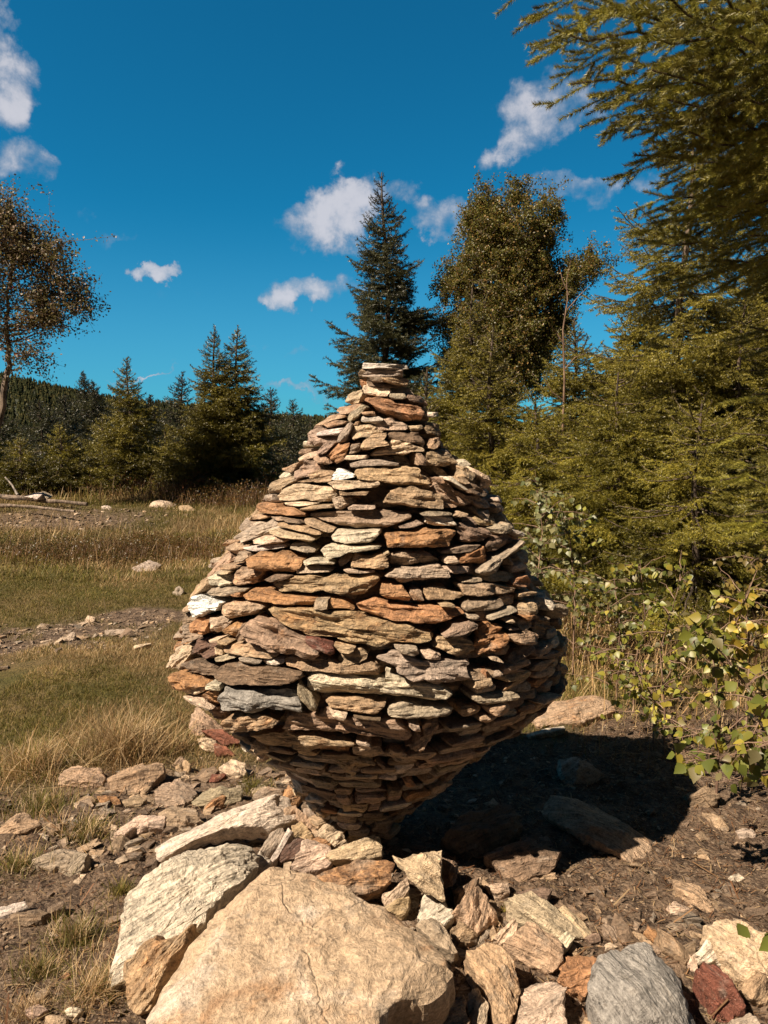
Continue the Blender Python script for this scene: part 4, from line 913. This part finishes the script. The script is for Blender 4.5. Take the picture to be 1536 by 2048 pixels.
def bough(P0, d, L, rng, sp, droop, upc, S0, S1, TP, wood, wr, tert=True, wid=.55, K=9, tsp=.9, tmin=.05):
    """one branch: polyline, side twigs and twiglets; needle segments go to S0/S1"""
    s = np.linspace(0, 1, K); side = np.cross(d, [0, 0, 1.]); side /= np.linalg.norm(side)+1e-9
    P = P0+d[None]*(L*s)[:, None]; P[:, 2] += -droop*L*s*(1-s*.35)+upc*L*s**3; P += side[None]*(rng.normal(0, .05)*L*s**2)[:, None]
    P[1:] += rng.normal(0, .008*L, (K-1, 3)); wood.append((P, wr*(1-.85*s)+.002))
    for j in range(2, K-1): S0.append(P[j]); S1.append(P[j+1]); TP.append(.6*(j > K-3))
    n = max(2, int(L*.92/sp)); base = 1 if rng.rand() < .5 else -1
    for q in range(n):
        t = .07+.91*(q+rng.rand()*.6)/n; f = t*(K-1); j = min(int(f), K-2); p = P[j]+(P[j+1]-P[j])*(f-j); ax = P[j+1]-P[j]; ax /= np.linalg.norm(ax)
        sg = base*(1 if q % 2 else -1); tl = wid*L*(1-t)**.8*rng.uniform(.65, 1.1)+tmin*min(1, L); sd_ = np.cross(ax, [0, 0, 1.]); sd_ /= np.linalg.norm(sd_)+1e-9
        dd = ax*.75+sd_*sg*rng.uniform(.6, 1.0)+np.array([0, 0, rng.normal(-.15-droop*.3, .16)]); dd /= np.linalg.norm(dd)
        m = max(2, int(tl/.12)); pts = [p]
        for z in range(m): dd = dd+np.array([0, 0, -.05])+ax*.06; dd /= np.linalg.norm(dd); pts.append(pts[-1]+dd*tl/m)
        for z in range(m): S0.append(pts[z]); S1.append(pts[z+1]); TP.append(1.*(z == m-1))
        if tert and tl > .12:
            for z in range(int(tl/(sp*tsp))):
                tt = rng.uniform(.2, .9); f2 = tt*m; j2 = min(int(f2), m-1); p2 = pts[j2]+(pts[j2+1]-pts[j2])*(f2-j2); a2 = pts[j2+1]-pts[j2]; a2 /= np.linalg.norm(a2)
                s2 = np.cross(a2, [0, 0, 1.]); s2 /= np.linalg.norm(s2)+1e-9; d2 = a2*.8+s2*rng.choice([-1, 1])*.75+np.array([0, 0, rng.normal(-.1, .2)]); d2 /= np.linalg.norm(d2)
                S0.append(p2); S1.append(p2+d2*(.4*tl*(1-tt)+.04 if tmin < .1 else max(.09, .5*tl*(1-tt)))); TP.append(1.)
def conifer(name, loc, h, R, seed, cols=OLIVE, dist=8., nb=7, zstep=None, droop=.15, low=.03, shape=.85, label='', group=None, cat='spruce', sp=None, leader=.35, irr=.2, twin=None, lean=0., tmax=None, azr=None, fill=1.0):
    rng = np.random.RandomState(seed); px = dist/739.; root = empty(name, loc); tag(root, label, cat, group); loc = np.asarray(loc, float)
    zstep = zstep or max(.12, .026*h); sp = sp or max(.04, px*2.9); S0, S1, TP, wood = [], [], [], []
    tops = [(0., 0., h, R)]+([twin] if twin else [])
    tw = []
    for (ox, oy, hh, RR) in tops:
        ts = np.linspace(0, 1, 14); T = np.stack([ox*np.minimum(1, ts*3)+lean*hh*ts**2+.01*hh*np.sin(ts*9+seed), oy*np.minimum(1, ts*3)+0*ts, hh*ts], 1)
        r0 = .012*hh+.01; tw.append((T, r0*(1-ts)**.8+.006)); z = low*hh
        S0 += list(T[-3:-1]); S1 += list(T[-2:]); TP += [0, 1]
        while z < hh*.985:
            f = z/hh; Lb = RR*(1-f)**shape
            if f < .12: Lb *= .75+2*f
            for b in range(nb if f < .93 else 4):
                L = Lb*rng.uniform(1-irr*1.6, 1+irr)+.04; az = rng.rand()*2*pi
                if azr and not (azr[0] < az < azr[1]): continue
                zz = z+rng.uniform(-.5, .5)*zstep; f2 = min(max(zz/hh, 0), 1); el = radians(-12+26*f2+38*max(0, f2-.75)*3+rng.normal(0, 6)); 
                p0 = np.array([np.interp(zz, T[:, 2], T[:, 0]), np.interp(zz, T[:, 2], T[:, 1]), zz])
                d = np.array([cos(az)*cos(el), sin(az)*cos(el), sin(el)]); bough(p0, d, L, rng, sp, droop, .22, S0, S1, TP, wood, .003+.005*L, tert=(L > .3 and dist < 16), K=8)
            z += zstep*(.55+.45*(1-f))*(1.35 if f > .8 else 1)
    mb = MB(); tubes(mb, tw, 8); mb.build('trunk', M_BARK if seed == 25 else M_BRANCH, root)
    mb = MB(); tubes(mb, wood, 4); mb.build('branches', M_BRANCH, root)
    mb = MB(); ln = max(.016, px*2.1); needles(mb, S0, S1, rng, min(520, 1.5*fill/(px*.52)), ln, max(.0016, px*.58), cols, tip=np.array(TP)*.5, tipcol=(cols[3][0]*1.15, cols[3][1]*1.2, cols[3][2]))
    mb.build('crown', M_NEEDLE, root); return root
def copy_tree(src, loc, rz, sc, label, group=None):
    c = src.copy(); COL.objects.link(c); c.location = tuple(loc); c.rotation_euler = (0, 0, rz); c.scale = (sc[0], sc[0], sc[1]); c['label'] = label
    if group: c['group'] = group
    for ch in list(src.children):
        d = ch.copy(); COL.objects.link(d); d.parent = c
    return c
def base_h(px, ptop, Y):
    P = at(px, ptop, Y); z0 = float(gh(P[0], Y)); return np.array([P[0], Y, z0-.03]), P[2]-z0+.03
def tree(px, ptop, Y, R, seed, label, **k):
    b, h = base_h(px, ptop, Y); return conifer(k.pop('name', 'spruce_tree'), b, h, R, seed, dist=Y, label=label, **k), h
# centre and right
tree(770,345,12.0,1.35,21,'tall dark blue green fir rising right behind the top of the cairn',name='fir_tree',cat='fir',cols=DARKG,droop=.02,shape=.80,low=.12,zstep=.17,irr=.26,nb=9)
tree(948,565,9.5,1.25,22,'slim olive spruce with a bare leader in front of the reddish birch',cols=OLIVE,shape=.9,irr=.25)
tree(985,650,8.0,1.15,23,'young spruce with candle-like top shoots right behind the cairn shoulder',cols=OLIVE,shape=1.0,irr=.25)
tree(850,735,7.6,.75,24,'smallest young spruce whose bare top sticks out just right of the cairn tip',cols=OLIVE,shape=1.0,irr=.2)
tree(1380,235,7.2,1.35,25,'large loose spruce with pale bare trunk showing through, right of centre',cols=OLIVE,shape=.52,irr=.35,droop=.25,zstep=.20,nb=7)
tree(1150,640,9.2,1.35,26,'bushy spruce behind the dead birch stem',cols=OLIVE,shape=.8,irr=.3)
tree(1075,790,7.4,1.1,27,'short yellowish spruce between cairn and dead birch stem',cols=YELL,shape=.75,irr=.3,droop=.32,zstep=.16,nb=7,fill=1.3)
tree(1240,745,6.6,1.25,28,'yellow green spruce with drooping boughs behind the birch saplings',cols=YELL,shape=.65,irr=.35,droop=.38,zstep=.17,nb=7,fill=1.4)
tree(1490,600,6.8,1.5,29,'dense spruce at the right edge behind the overhanging boughs',cols=OLIVE,shape=.6,irr=.35,droop=.35,zstep=.18,nb=7,fill=1.3)
tree(1400,800,5.6,1.0,30,'low yellow spruce in front at right, its skirt over the saplings',cols=YELL,shape=.6,irr=.35,droop=.35,zstep=.16,nb=7,fill=1.4)
tree(1560,480,10.5,2.0,32,'tall spruce standing furthest back at the right edge',cols=OLIVE,shape=.6,irr=.3)
tree(1290,600,11.0,1.7,33,'spruce in the back row between the dead birch and the large loose spruce',cols=OLIVE,shape=.7,irr=.3)
tree(900,800,11.0,1.3,34,'low spruce in the back row right of the cairn tip',cols=OLIVE,shape=.7,irr=.3)
# left
tree(255,715,15,1.25,41,'spruce with a long bare leader in the left tree line',cols=[tuple(v*.8 for v in c) for c in OLIVE],shape=1.0,irr=.25,leader=.6)
b, h = base_h(428, 655, 14.5); h2 = at(466, 648, 14.5)[2]-b[2]
conifer('spruce_tree', b, h, 1.4, 42, dist=14.5, cols=[tuple(v*.75 for v in c) for c in OLIVE], shape=1.05, irr=.25, twin=(.42, .1, h2, 1.5), label='broad dark spruce with twin tops left of the cairn', cat='spruce', droop=.2)
LT = [(362,745,17,1.2,43,'spruce with a thin top just left of the twin topped spruce',DARKG),(540,775,17,1.1,44,'dark spruce on the right shoulder of the twin topped spruce',DARKG),(585,800,21,1.3,45,'distant spruce in the gap left of the cairn',DARKG),
      (120,850,14.5,1.0,46,'light green young spruce second from the left, in front',YELL),(205,835,16,1.2,47,'olive young spruce left of the one with the long bare leader',OLIVE),(310,800,18,1.4,48,'dark spruce right of the one with the long bare leader',DARKG),
      (40,880,14,1.0,49,'light green young spruce at the left edge, beside the rowan trunk',YELL),(185,762,30,2.0,50,'tall dark spruce on the skyline with a lopsided top, behind at left',DARKG),(165,742,34,1.6,51,'highest spruce on the skyline above the left tree line',DARKG),
      (235,790,24,1.6,52,'dark spruce behind the olive young spruce',DARKG),(80,800,20,1.8,53,'dark spruce right of the rowan trunk, second row',DARKG),(130,790,25,1.8,54,'dark skyline spruce between rowan and the highest spruce',DARKG),
      (300,790,32,1.6,55,'small dark spruce tip on the skyline right of the long leader',DARKG),(620,835,24,1.3,56,'spruce low on the skyline touching the left side of the cairn',DARKG),(5,830,22,2.0,57,'dark spruce behind the rowan trunk at the left edge',DARKG),(330,860,14.6,.9,58,'young spruce in the front row, left of the twin topped spruce',OLIVE),(-60,800,15,1.4,59,'spruce cut off by the left edge of the view',OLIVE),(480,900,16,1.1,61,'low spruce filling the foot of the twin topped spruce',OLIVE),(560,905,19,1.3,62,'low olive spruce in the gap behind the white dead stems',OLIVE)]
DIM = lambda L: [tuple(v*.78 for v in c) for c in L]
for (x, y, Y, R, sd_, lab, cl) in LT: tree(x, y, Y, R*.92, sd_, lab, cols=DIM(cl), shape=.92, irr=.28, group='spruces of the left tree line')
# the near spruce whose boughs hang in from the right
def near_spruce():
    rng = np.random.RandomState(77); T0 = np.array([2.75, 3.35, 0.]); T0[2] = float(gh(T0[0], T0[1]))-.03; root = empty('spruce_tree', T0)
    tag(root, 'near spruce whose needle covered boughs hang into the top right corner', 'spruce'); S0, S1, TP, wood = [], [], [], []
    tips = [(1040,-5,2.95),(1062,60,2.95),(1100,158,2.9),(1152,243,2.9),(1240,300,3.05),(1238,345,3.1),(1270,380,3.2),(1190,-20,2.7),(1160,40,3.2),(1300,40,2.5),(1250,130,2.6),(1330,210,2.55),(1380,120,2.35),(1460,20,2.2),(1500,180,2.3),
            (1300,320,2.8),(1400,330,2.7),(1480,400,2.6),(1340,460,3.4),(1285,545,3.7),(1300,500,3.6),(1360,600,3.6),(1440,560,3.4),(1420,480,3.1),(1500,520,3.0),(1250,-60,3.3),(1400,-60,2.8),(1290,440,3.5),(1500,330,3.4),(1350,0,3.4),
            (1440,1015,3.0),(1475,905,3.2),(1490,1100,2.9),(1500,700,3.4),(1500,820,3.3),(1450,965,3.3),(1480,1050,3.4)]
    for (px, py, Y) in tips:
        tip = at(px, py, Y)-T0; low = py > 650; p0 = np.array([0, 0, tip[2]+(rng.uniform(.05, .3) if low else rng.uniform(.25, .75)-(.35 if py < 70 else 0))]); v = tip-p0; L = np.linalg.norm(v); d = v/L; d[2] += .12; 
        bough(p0, d, L, rng, .088, .22, .10, S0, S1, TP, wood, .008, K=14, wid=.42, tsp=1.1, tmin=.14)
    segs = np.array(S0)+T0; pp = proj(segs); vis = (pp[:, 0] < 1640) & (pp[:, 1] > -160); S0a = np.array(S0); S1a = np.array(S1); TPa = np.array(TP)
    mb = MB(); needles(mb, S0a[vis], S1a[vis], rng, 2100, .0215, .0024, [(.19,.185,.027),(.27,.25,.037),(.14,.14,.024),(.33,.29,.05)], up=.4, fwd=.85, tip=TPa[vis]*.5, tipcol=(.27,.23,.05))
    needles(mb, S0a[~vis], S1a[~vis], rng, 120, .018, .004, OLIVE)
    S0, S1, TP = [], [], []; z = .5
    while z < 5.6:
        for k in range(4):
            az = rng.uniform(-1.6, 1.9); L = 1.5*(1-z/6)**.7; el = radians(-8+5*z); p0 = np.array([0, 0, z+rng.uniform(-.1, .1)])
            bough(p0, np.array([cos(az)*cos(el), sin(az)*cos(el), sin(el)]), L, rng, .09, .2, .1, S0, S1, TP, wood, .012, K=8)
        z += .22
    needles(mb, S0, S1, rng, 110, .02, .005, OLIVE); mb.build('crown', M_NEEDLE, root)
    ts = np.linspace(0, 1, 12); mb = MB(); tubes(mb, [(np.stack([0*ts, 0*ts, 6*ts], 1), .075*(1-ts)+.008)], 10); mb.build('trunk', M_BARK, root)
    mb = MB(); tubes(mb, wood, 5); mb.build('branches', M_BRANCH, root)
near_spruce()

# ------------------------------------------------------------------ broadleaved trees
def leafquads(mb, P, rng, size, cols, D=None, shape='q'):
    n = len(P); d = rng.normal(0, 1, (n, 3)); d[:, 2] -= .5
    if D is not None: d = d+D*1.5
    d /= np.linalg.norm(d, axis=1)[:, None]; e = np.cross(d, rng.normal(0, 1, (n, 3))); e /= np.linalg.norm(e, axis=1)[:, None]; S = (size*rng.uniform(.65, 1.25, n))[:, None]
    nn = np.cross(d, e)
    V = np.stack([P, P+d*S*.45+e*S*.36+nn*S*.08, P+d*S, P+d*S*.45-e*S*.36+nn*S*.08], 1).reshape(-1, 3); b = np.arange(n)[:, None]*4
    F = np.concatenate([b+[0, 1, 2], b+[0, 2, 3]]); c = np.array(cols)[rng.randint(0, len(cols), n)]*rng.uniform(.65, 1.35, (n, 1)); mb.add(V, F, col=np.repeat(np.c_[c, np.ones(n)], 4, 0))
def broadleaf(name, base, trunk, blobs, nclus, per, leaf, cols, label, cat, seed, cl=.17, bark=M_BIRCH, r0=.06, berries=None, flat=1.0):
    rng = np.random.RandomState(seed); root = empty(name, base); tag(root, label, cat); T = np.array(trunk)-base; wood = []; K = len(T)
    ts = np.linspace(0, 1, 4*K); Tt = np.stack([np.interp(ts*(K-1), np.arange(K), T[:, k]) for k in range(3)], 1); Tt[1:] += rng.normal(0, .015, (4*K-1, 3)); wood.append((Tt, r0*(1-.85*ts)))
    vol = np.array([b[3]*b[4]*b[5] for b in blobs])**.67; vol /= vol.sum(); Cs = []
    for i in range(nclus):
        b = blobs[rng.choice(len(blobs), p=vol)]; v = rng.normal(0, 1, 3); v /= np.linalg.norm(v); v *= rng.rand()**.42; Cs.append(np.array(b[:3])-base+v*np.array(b[3:6]))
    Cs = np.array(Cs); mb = MB(); PL = []
    mains = []
    for c in Cs:
        k = rng.randint(5); 
        zc = c[2]-np.hypot(c[0], c[1])*.0
        cand = np.where(Tt[:, 2] < c[2]-.25*np.linalg.norm(c[:2]-Tt[np.argmin(abs(Tt[:, 2]-c[2])), :2]))[0]; j = cand[-1] if len(cand) else 3
        src = Tt[max(j, 2)]
        if mains and rng.rand() < .75:
            M_ = np.array([m[len(m)//2+rng.randint(len(m)//2)] for m in mains]); dd = np.linalg.norm(M_-c, axis=1)+.6*np.clip(M_[:, 2]-c[2], 0, None); q = np.argmin(dd)
            if dd[q] < np.linalg.norm(src-c): src = M_[q]
        L = np.linalg.norm(c-src); s = np.linspace(0, 1, 7)[:, None]; mid = np.array([0, 0, -.08*L]); P = src+(c-src)*s+mid*np.sin(s*pi)+rng.normal(0, .03*L, (7, 3))*np.sin(s*pi); mains.append(P)
        wood.append((P, (.004+.011*L)*(1-.8*s[:, 0])))
        for t in range(5):
            v = rng.normal(0, 1, 3)*cl*1.1; v[2] *= flat; e = c+v; wood.append((np.stack([c, c+v*.5+rng.normal(0, .02, 3), e]), [.004, .003, .0015]))
            m = per//5; t_ = rng.rand(m)[:, None]; PL.append(c+v*t_**.6+rng.normal(0, cl*.28, (m, 3)))
    PL = np.concatenate(PL); leafquads(mb, PL, rng, leaf, cols); mb.build('crown', M_LEAF, root)
    mb = MB(); tubes(mb, wood[:1], 9); mb.build('trunk', bark, root); mb = MB(); tubes(mb, wood[1:], 4); mb.build('branches', bark, root)
    if berries:
        mb = MB(); q = Cs[rng.choice(len(Cs), berries)]+rng.normal(0, .12, (berries, 3)); g = rng.normal(0, .02, (berries, 14, 3)); P = (q[:, None]+g).reshape(-1, 3); leafquads(mb, P, rng, .02, [(.35,.03,.02),(.25,.05,.03)]); mb.build('berries', M_LEAF, root)
    return root
def bl(px, py, Y, rx, rz, ry=None):
    c = at(px, py, Y); k = Y/FPX; return (c[0], c[1], c[2], rx*k, (ry or rx)*k*.9, rz*k)
# reddish birch right of the fir
Yb = 12.5; b0 = at(985, 900, Yb); b0[2] = float(gh(b0[0], Yb))
broadleaf('birch_tree', b0, [b0, at(985,900,Yb), at(990,700,Yb), at(1000,500,Yb), at(1002,420,Yb)],
    [bl(978,405,Yb,26,50),bl(1036,395,Yb,24,48),bl(1005,470,Yb,85,75),bl(965,480,Yb,40,90),bl(990,580,Yb,110,90),bl(1000,680,Yb,115,80),bl(1095,430,Yb,26,40),bl(1075,480,Yb,35,40),bl(1130,560,Yb,55,45),bl(1185,525,Yb,30,28),bl(900,560,Yb,25,40),bl(1060,600,Yb,70,60),bl(885,650,Yb,28,25),bl(1050,540,Yb,60,60),bl(1000,750,Yb,110,50),bl(1060,680,Yb,70,60),bl(930,720,Yb,50,50),bl(1100,640,Yb,40,40)],
    1000, 220, .036, [(.155,.145,.028),(.135,.135,.026),(.19,.16,.033),(.115,.115,.024),(.30,.18,.05),(.16,.125,.035),(.14,.14,.027)], 'tall birch with brown and orange autumn leaves right of the dark fir', 'birch', 91, cl=.125, bark=M_BARK, r0=.08)
# rowan at the left edge
Yr = 12.0; r0_ = at(-60, 980, Yr); r0_[2] = float(gh(r0_[0], Yr))
broadleaf('rowan_tree', r0_, [r0_, at(-4,870,Yr), at(14,760,Yr), at(18,690,Yr), at(10,640,Yr), at(28,520,Yr), at(20,400,Yr)],
    [bl(5,430,Yr,35,50),bl(40,500,Yr,55,45),bl(95,520,Yr,45,50),bl(130,590,Yr,45,45),bl(70,600,Yr,60,35),bl(-40,500,Yr,80,110),bl(-50,650,Yr,60,50),bl(95,640,Yr,50,25),bl(160,600,Yr,14,30),bl(70,715,Yr,50,18),bl(60,470,Yr,30,25),bl(25,690,Yr,20,12)],
    250, 110, .044, [(.15,.125,.04),(.14,.13,.04),(.21,.16,.07),(.13,.085,.045),(.34,.24,.16),(.12,.10,.03)], 'rowan tree with thin reddish foliage leaning in at the left edge', 'rowan', 92, cl=.20, bark=M_BARK, r0=.065, berries=34)
# dead birch stem
Yd = 8.6; d0 = at(1126, 900, Yd); d0[2] = float(gh(d0[0], Yd))
rt = empty('dead_birch', d0); tag(rt, 'thin pale dead birch stem with a few bare twigs right of the reddish birch', 'dead tree')
def pl(*a): return np.array([at(x, y, Y) for x, y, Y in a])-d0
mb = MB(); tubes(mb, [(np.vstack([[0, 0, 0], pl((1124,900,Yd),(1129,760,Yd),(1126,660,Yd),(1135,600,Yd),(1133,560,Yd),(1142,520,Yd))]), [.016,.015,.012,.010,.007,.004,.002])], 8); mb.build('trunk', M_TWIG, rt)
mb = MB(); tubes(mb, [(pl((1130,690,Yd),(1112,665,Yd),(1095,640,Yd-.1)),[.010,.007,.003]),(pl((1134,620,Yd),(1160,590,Yd),(1180,570,Yd)),[.009,.006,.002]),(pl((1128,740,Yd),(1150,715,Yd),(1175,705,Yd+.1)),[.009,.006,.002]),(pl((1138,590,Yd),(1125,560,Yd),(1118,530,Yd)),[.007,.005,.002]),(pl((1126,800,Yd),(1105,785,Yd),(1090,760,Yd)),[.008,.005,.002])], 5); mb.build('twig', M_TWIG, rt)

# ------------------------------------------------------------------ birch saplings with real leaves
LEAFO = [(0,.0),(.10,.22),(.24,.40),(.36,.42),(.40,.36),(.55,.33),(.60,.27),(.74,.19),(.78,.14),(1,0)]
def bleaf(mb, P, D, Nn, S, C_):
    """toothed, folded leaves; P base, D direction, Nn normal, S size"""
    n = len(P); E = np.cross(D, Nn); E /= np.linalg.norm(E, axis=1)[:, None]; N2 = np.cross(E, D); rows = []
    k = len(LEAFO)
    for i, (t, wv) in enumerate(LEAFO):
        cv = -.12*t*t
        mid = P+D*(S*t)[:, None]+N2*(S*cv)[:, None]
        rows += [mid+E*(S*wv)[:, None]+N2*(S*wv*.22)[:, None], mid, mid-E*(S*wv)[:, None]+N2*(S*wv*.22)[:, None]]
    V = np.stack(rows, 1).reshape(-1, 3); b = np.arange(n)[:, None]*(3*k); F = []
    for i in range(k-1): F += [b+[3*i, 3*i+3, 3*i+4, 3*i+1], b+[3*i+1, 3*i+4, 3*i+5, 3*i+2]]
    mb.add(V, np.concatenate(F), col=np.repeat(np.c_[C_, np.ones(n)], 3*k, 0))
LY = [(.20,.21,.03),(.27,.26,.045),(.14,.16,.03),(.38,.31,.05),(.11,.13,.025),(.20,.17,.07)]
def sapling(label, pts, nlat, latL, nleaf, size, seed, cols=LY, r=.007, name='birch_sapling', cat='sapling', droop=.3, first=.15):
    rng = np.random.RandomState(seed); P = np.array([at(*p) for p in pts]); base = P[0].copy(); base[2] = float(gh(base[0], base[1])) if pts[0][1] < 2100 else base[2]
    if base[2] < P[0][2]: P = np.vstack([base, P])
    root = empty(name, base); tag(root, label, cat); P = P-base; K = len(P); s = np.linspace(0, K-1, 16); Q = np.stack([np.interp(s, np.arange(K), P[:, k]) for k in range(3)], 1); lines = [(Q, r*(1-.8*s/(K-1)))]; tw = []
    for i in range(nlat):
        t = rng.uniform(first, 1); q = Q[min(int(t*15), 15)]; v = rng.normal(0, 1, 3); v[2] = rng.uniform(.1, .9); v /= np.linalg.norm(v); L = latL*rng.uniform(.5, 1.2)*(1.15-.6*t); w_ = np.linspace(0, 1, 7)
        B = q+v*(L*w_)[:, None]; B[:, 2] -= droop*L*w_**2; B[1:] += rng.normal(0, .012*L, (6, 3)); lines.append((B, .0035*(1-.7*w_))); tw.append(B)
    PP, DD = [], []
    tw.append(Q[5:])
    for i in range(nleaf):
        B = tw[rng.randint(len(tw))]; f = rng.uniform(.1, 1)*(len(B)-1); j = min(int(f), len(B)-2); p = B[j]+(B[j+1]-B[j])*(f-j); v = rng.normal(0, .7, 3); v[2] -= .75; v /= np.linalg.norm(v); e = p+v*size*.45
        lines.append((np.stack([p, (p+e)/2+[0, 0, .003], e]), [.0008, .0007, .0006])); PP.append(e); DD.append(v)
    PP = np.array(PP); DD = np.array(DD); n = len(PP); N = rng.normal(0, .45, (n, 3))+np.array([-.35, -.75, .45]); N -= DD*(N*DD).sum(1)[:, None]; N /= np.linalg.norm(N, axis=1)[:, None]
    c = np.array(cols)[rng.randint(0, len(cols), n)]*rng.uniform(.7, 1.3, (n, 1)); mb = MB(); bleaf(mb, PP, DD, N, size*rng.uniform(.6, 1.2, n), c); mb.build('leaves', M_LEAF, root, smooth=True)
    mb = MB(); tubes(mb, lines, 4); mb.build('stem', M_TWIG, root)
GREY = [(.17,.18,.07),(.22,.22,.10),(.13,.15,.05),(.28,.26,.12)]
sapling('grey green birch sapling rising from behind the right shoulder of the cairn', [(1075,1160,5.0),(1085,1060,5.0),(1070,940,5.0)], 26, .45, 360, .040, 101, GREY)
sapling('leafy birch sapling right of the grey green one', [(1150,1180,4.9),(1140,1080,4.9),(1120,1010,4.9)], 26, .45, 330, .042, 102, GREY+LY[:2])
sapling('small bushy sapling low between cairn and dry grass', [(1075,1190,5.2),(1080,1120,5.1)], 18, .35, 230, .036, 111, GREY)
sapling('yellow green birch sapling with the largest pale leaves behind the dry grass', [(1270,1330,4.2),(1290,1230,4.1),(1280,1120,4.1)], 24, .42, 230, .043, 103)
sapling('yellow leaved sapling bending left over the dry grass', [(1310,1400,3.7),(1270,1340,3.7),(1170,1300,3.7)], 16, .30, 120, .037, 104, [(.42,.36,.06),(.33,.30,.05),(.25,.25,.04)])
sapling('slender sapling left of the bushiest one at the right edge', [(1330,1420,3.6),(1320,1300,3.6),(1370,1130,3.6)], 22, .38, 190, .038, 105)
sapling('bushiest birch sapling at the right edge, its leaves hanging low', [(1600,1560,2.7),(1530,1420,2.7),(1440,1300,2.75),(1370,1250,2.8)], 26, .34, 230, .048, 106)
sapling('birch twig with glossy round leaves reaching down at the right edge', [(1640,1500,2.45),(1560,1480,2.45),(1500,1500,2.45),(1370,1530,2.5)], 18, .24, 110, .052, 107)
sapling('birch twig hanging with yellow green leaves just right of the shadow', [(1620,1380,2.5),(1540,1400,2.5),(1500,1480,2.5),(1480,1590,2.48)], 12, .18, 70, .050, 108)
sapling('yellow tinted seedling standing in undergrowth at the right', [(1480,1330,3.4),(1470,1250,3.4),(1500,1180,3.4)], 16, .3, 150, .045, 109, [(.42,.36,.06),(.5,.36,.05),(.25,.25,.04)])
sapling('plant with one lobed leaf poking in at the right edge', [(1600,1880,1.75),(1540,1850,1.72),(1500,1845,1.7)], 2, .03, 9, .05, 110, LY[:3], r=.003)
sapling('plant with a dark green leaf cut off by the bottom right corner', [(1620,2020,1.35),(1560,1960,1.32),(1520,1945,1.3)], 2, .03, 7, .06, 112, [(.10,.13,.03)], r=.003)

sapling('dense low birch bush in the undergrowth left of the bushiest sapling', [(1440,1440,3.1),(1430,1340,3.1),(1410,1250,3.15)], 26, .32, 260, .036, 113)
sapling('thin sapling with small olive leaves directly right of the tall dry grass', [(1235,1340,4.4),(1240,1250,4.4),(1225,1130,4.4)], 24, .36, 260, .034, 114, GREY+LY[:3])
sapling('shrub with brownish yellow leaves at the right edge under the spruce skirt', [(1500,1300,3.6),(1490,1200,3.6),(1530,1100,3.6)], 26, .38, 300, .034, 115, [(.24,.18,.05),(.18,.16,.04),(.33,.24,.06)])
# ------------------------------------------------------------------ far forested hill
def hill():
    rng = np.random.RandomState(3); X = np.linspace(-1250, 420, 90); Yh = np.linspace(330, 1100, 50); gx, gy = np.meshgrid(X, Yh)
    def hz_(x, y): return -2+84*np.exp(-((x+600)/270)**2-((y-800)/320)**2)+22*np.exp(-((x+170)/340)**2-((y-850)/280)**2)+3*fbm(np.stack([x, y, 0*x], -1)*.01, 2)
    P = np.stack([gx, gy, hz_(gx, gy)], -1).reshape(-1, 3); i = (np.arange(49)[:, None]*90+np.arange(89)[None]).reshape(-1); M, m = mat('hill_forest_floor'); p = m.n('ShaderNodeBsdfPrincipled', {'Base Color': (.03,.035,.015,1), 'Roughness': .9}); m.n('ShaderNodeOutputMaterial', {'Surface': p})
    mb = MB(); mb.add(P, np.stack([i, i+1, i+91, i+90], 1)); tag(mb.build('hill', M, smooth=True), kind='structure')
    mb = MB(); n = 16000; x = rng.uniform(-900, 330, n); y = rng.uniform(350, 900, n)
    n = len(x)
    z = np.where(y > 100, hz_(x, y), gh(x, y)); H = rng.uniform(6, 11, n)*np.where(y > 100, 1, .36); r = H*rng.uniform(.22, .34, n)
    for k in range(5):
        a = rng.rand(n, 7)*.5+np.arange(7)[None]*2*pi/7; rr = r[:, None]*(1-k*.19)*rng.uniform(.7, 1.25, (n, 7)); zb = z+H*(.08+k*.18); zt = z+H*min(1, (.08+k*.18)+.34)
        ring = np.stack([x[:, None]+np.cos(a)*rr, y[:, None]+np.sin(a)*rr, zb[:, None]+rng.uniform(-.05, .05, (n, 7))*H[:, None]], -1); top = np.stack([x, y, zt], -1)[:, None]
        V = np.concatenate([ring, top], 1).reshape(-1, 3); b = np.arange(n)[:, None, None]*8; j = np.arange(7); F = (b+np.stack([j, (j+1) % 7, np.full(7, 7)], 1)[None]).reshape(-1, 3)
        c = np.array(DARKG)[rng.randint(0, 4, n)]*rng.uniform(.5, .85, (n, 1)); mb.add(V, F, col=np.repeat(np.c_[c, np.ones(n)], 8, 0))
    tag(mb.build('distant_forest', leaf_material('far_needles', .05, .95, .03)), 'dark conifer forest covering the far hill', 'forest', kind='stuff')
hill()
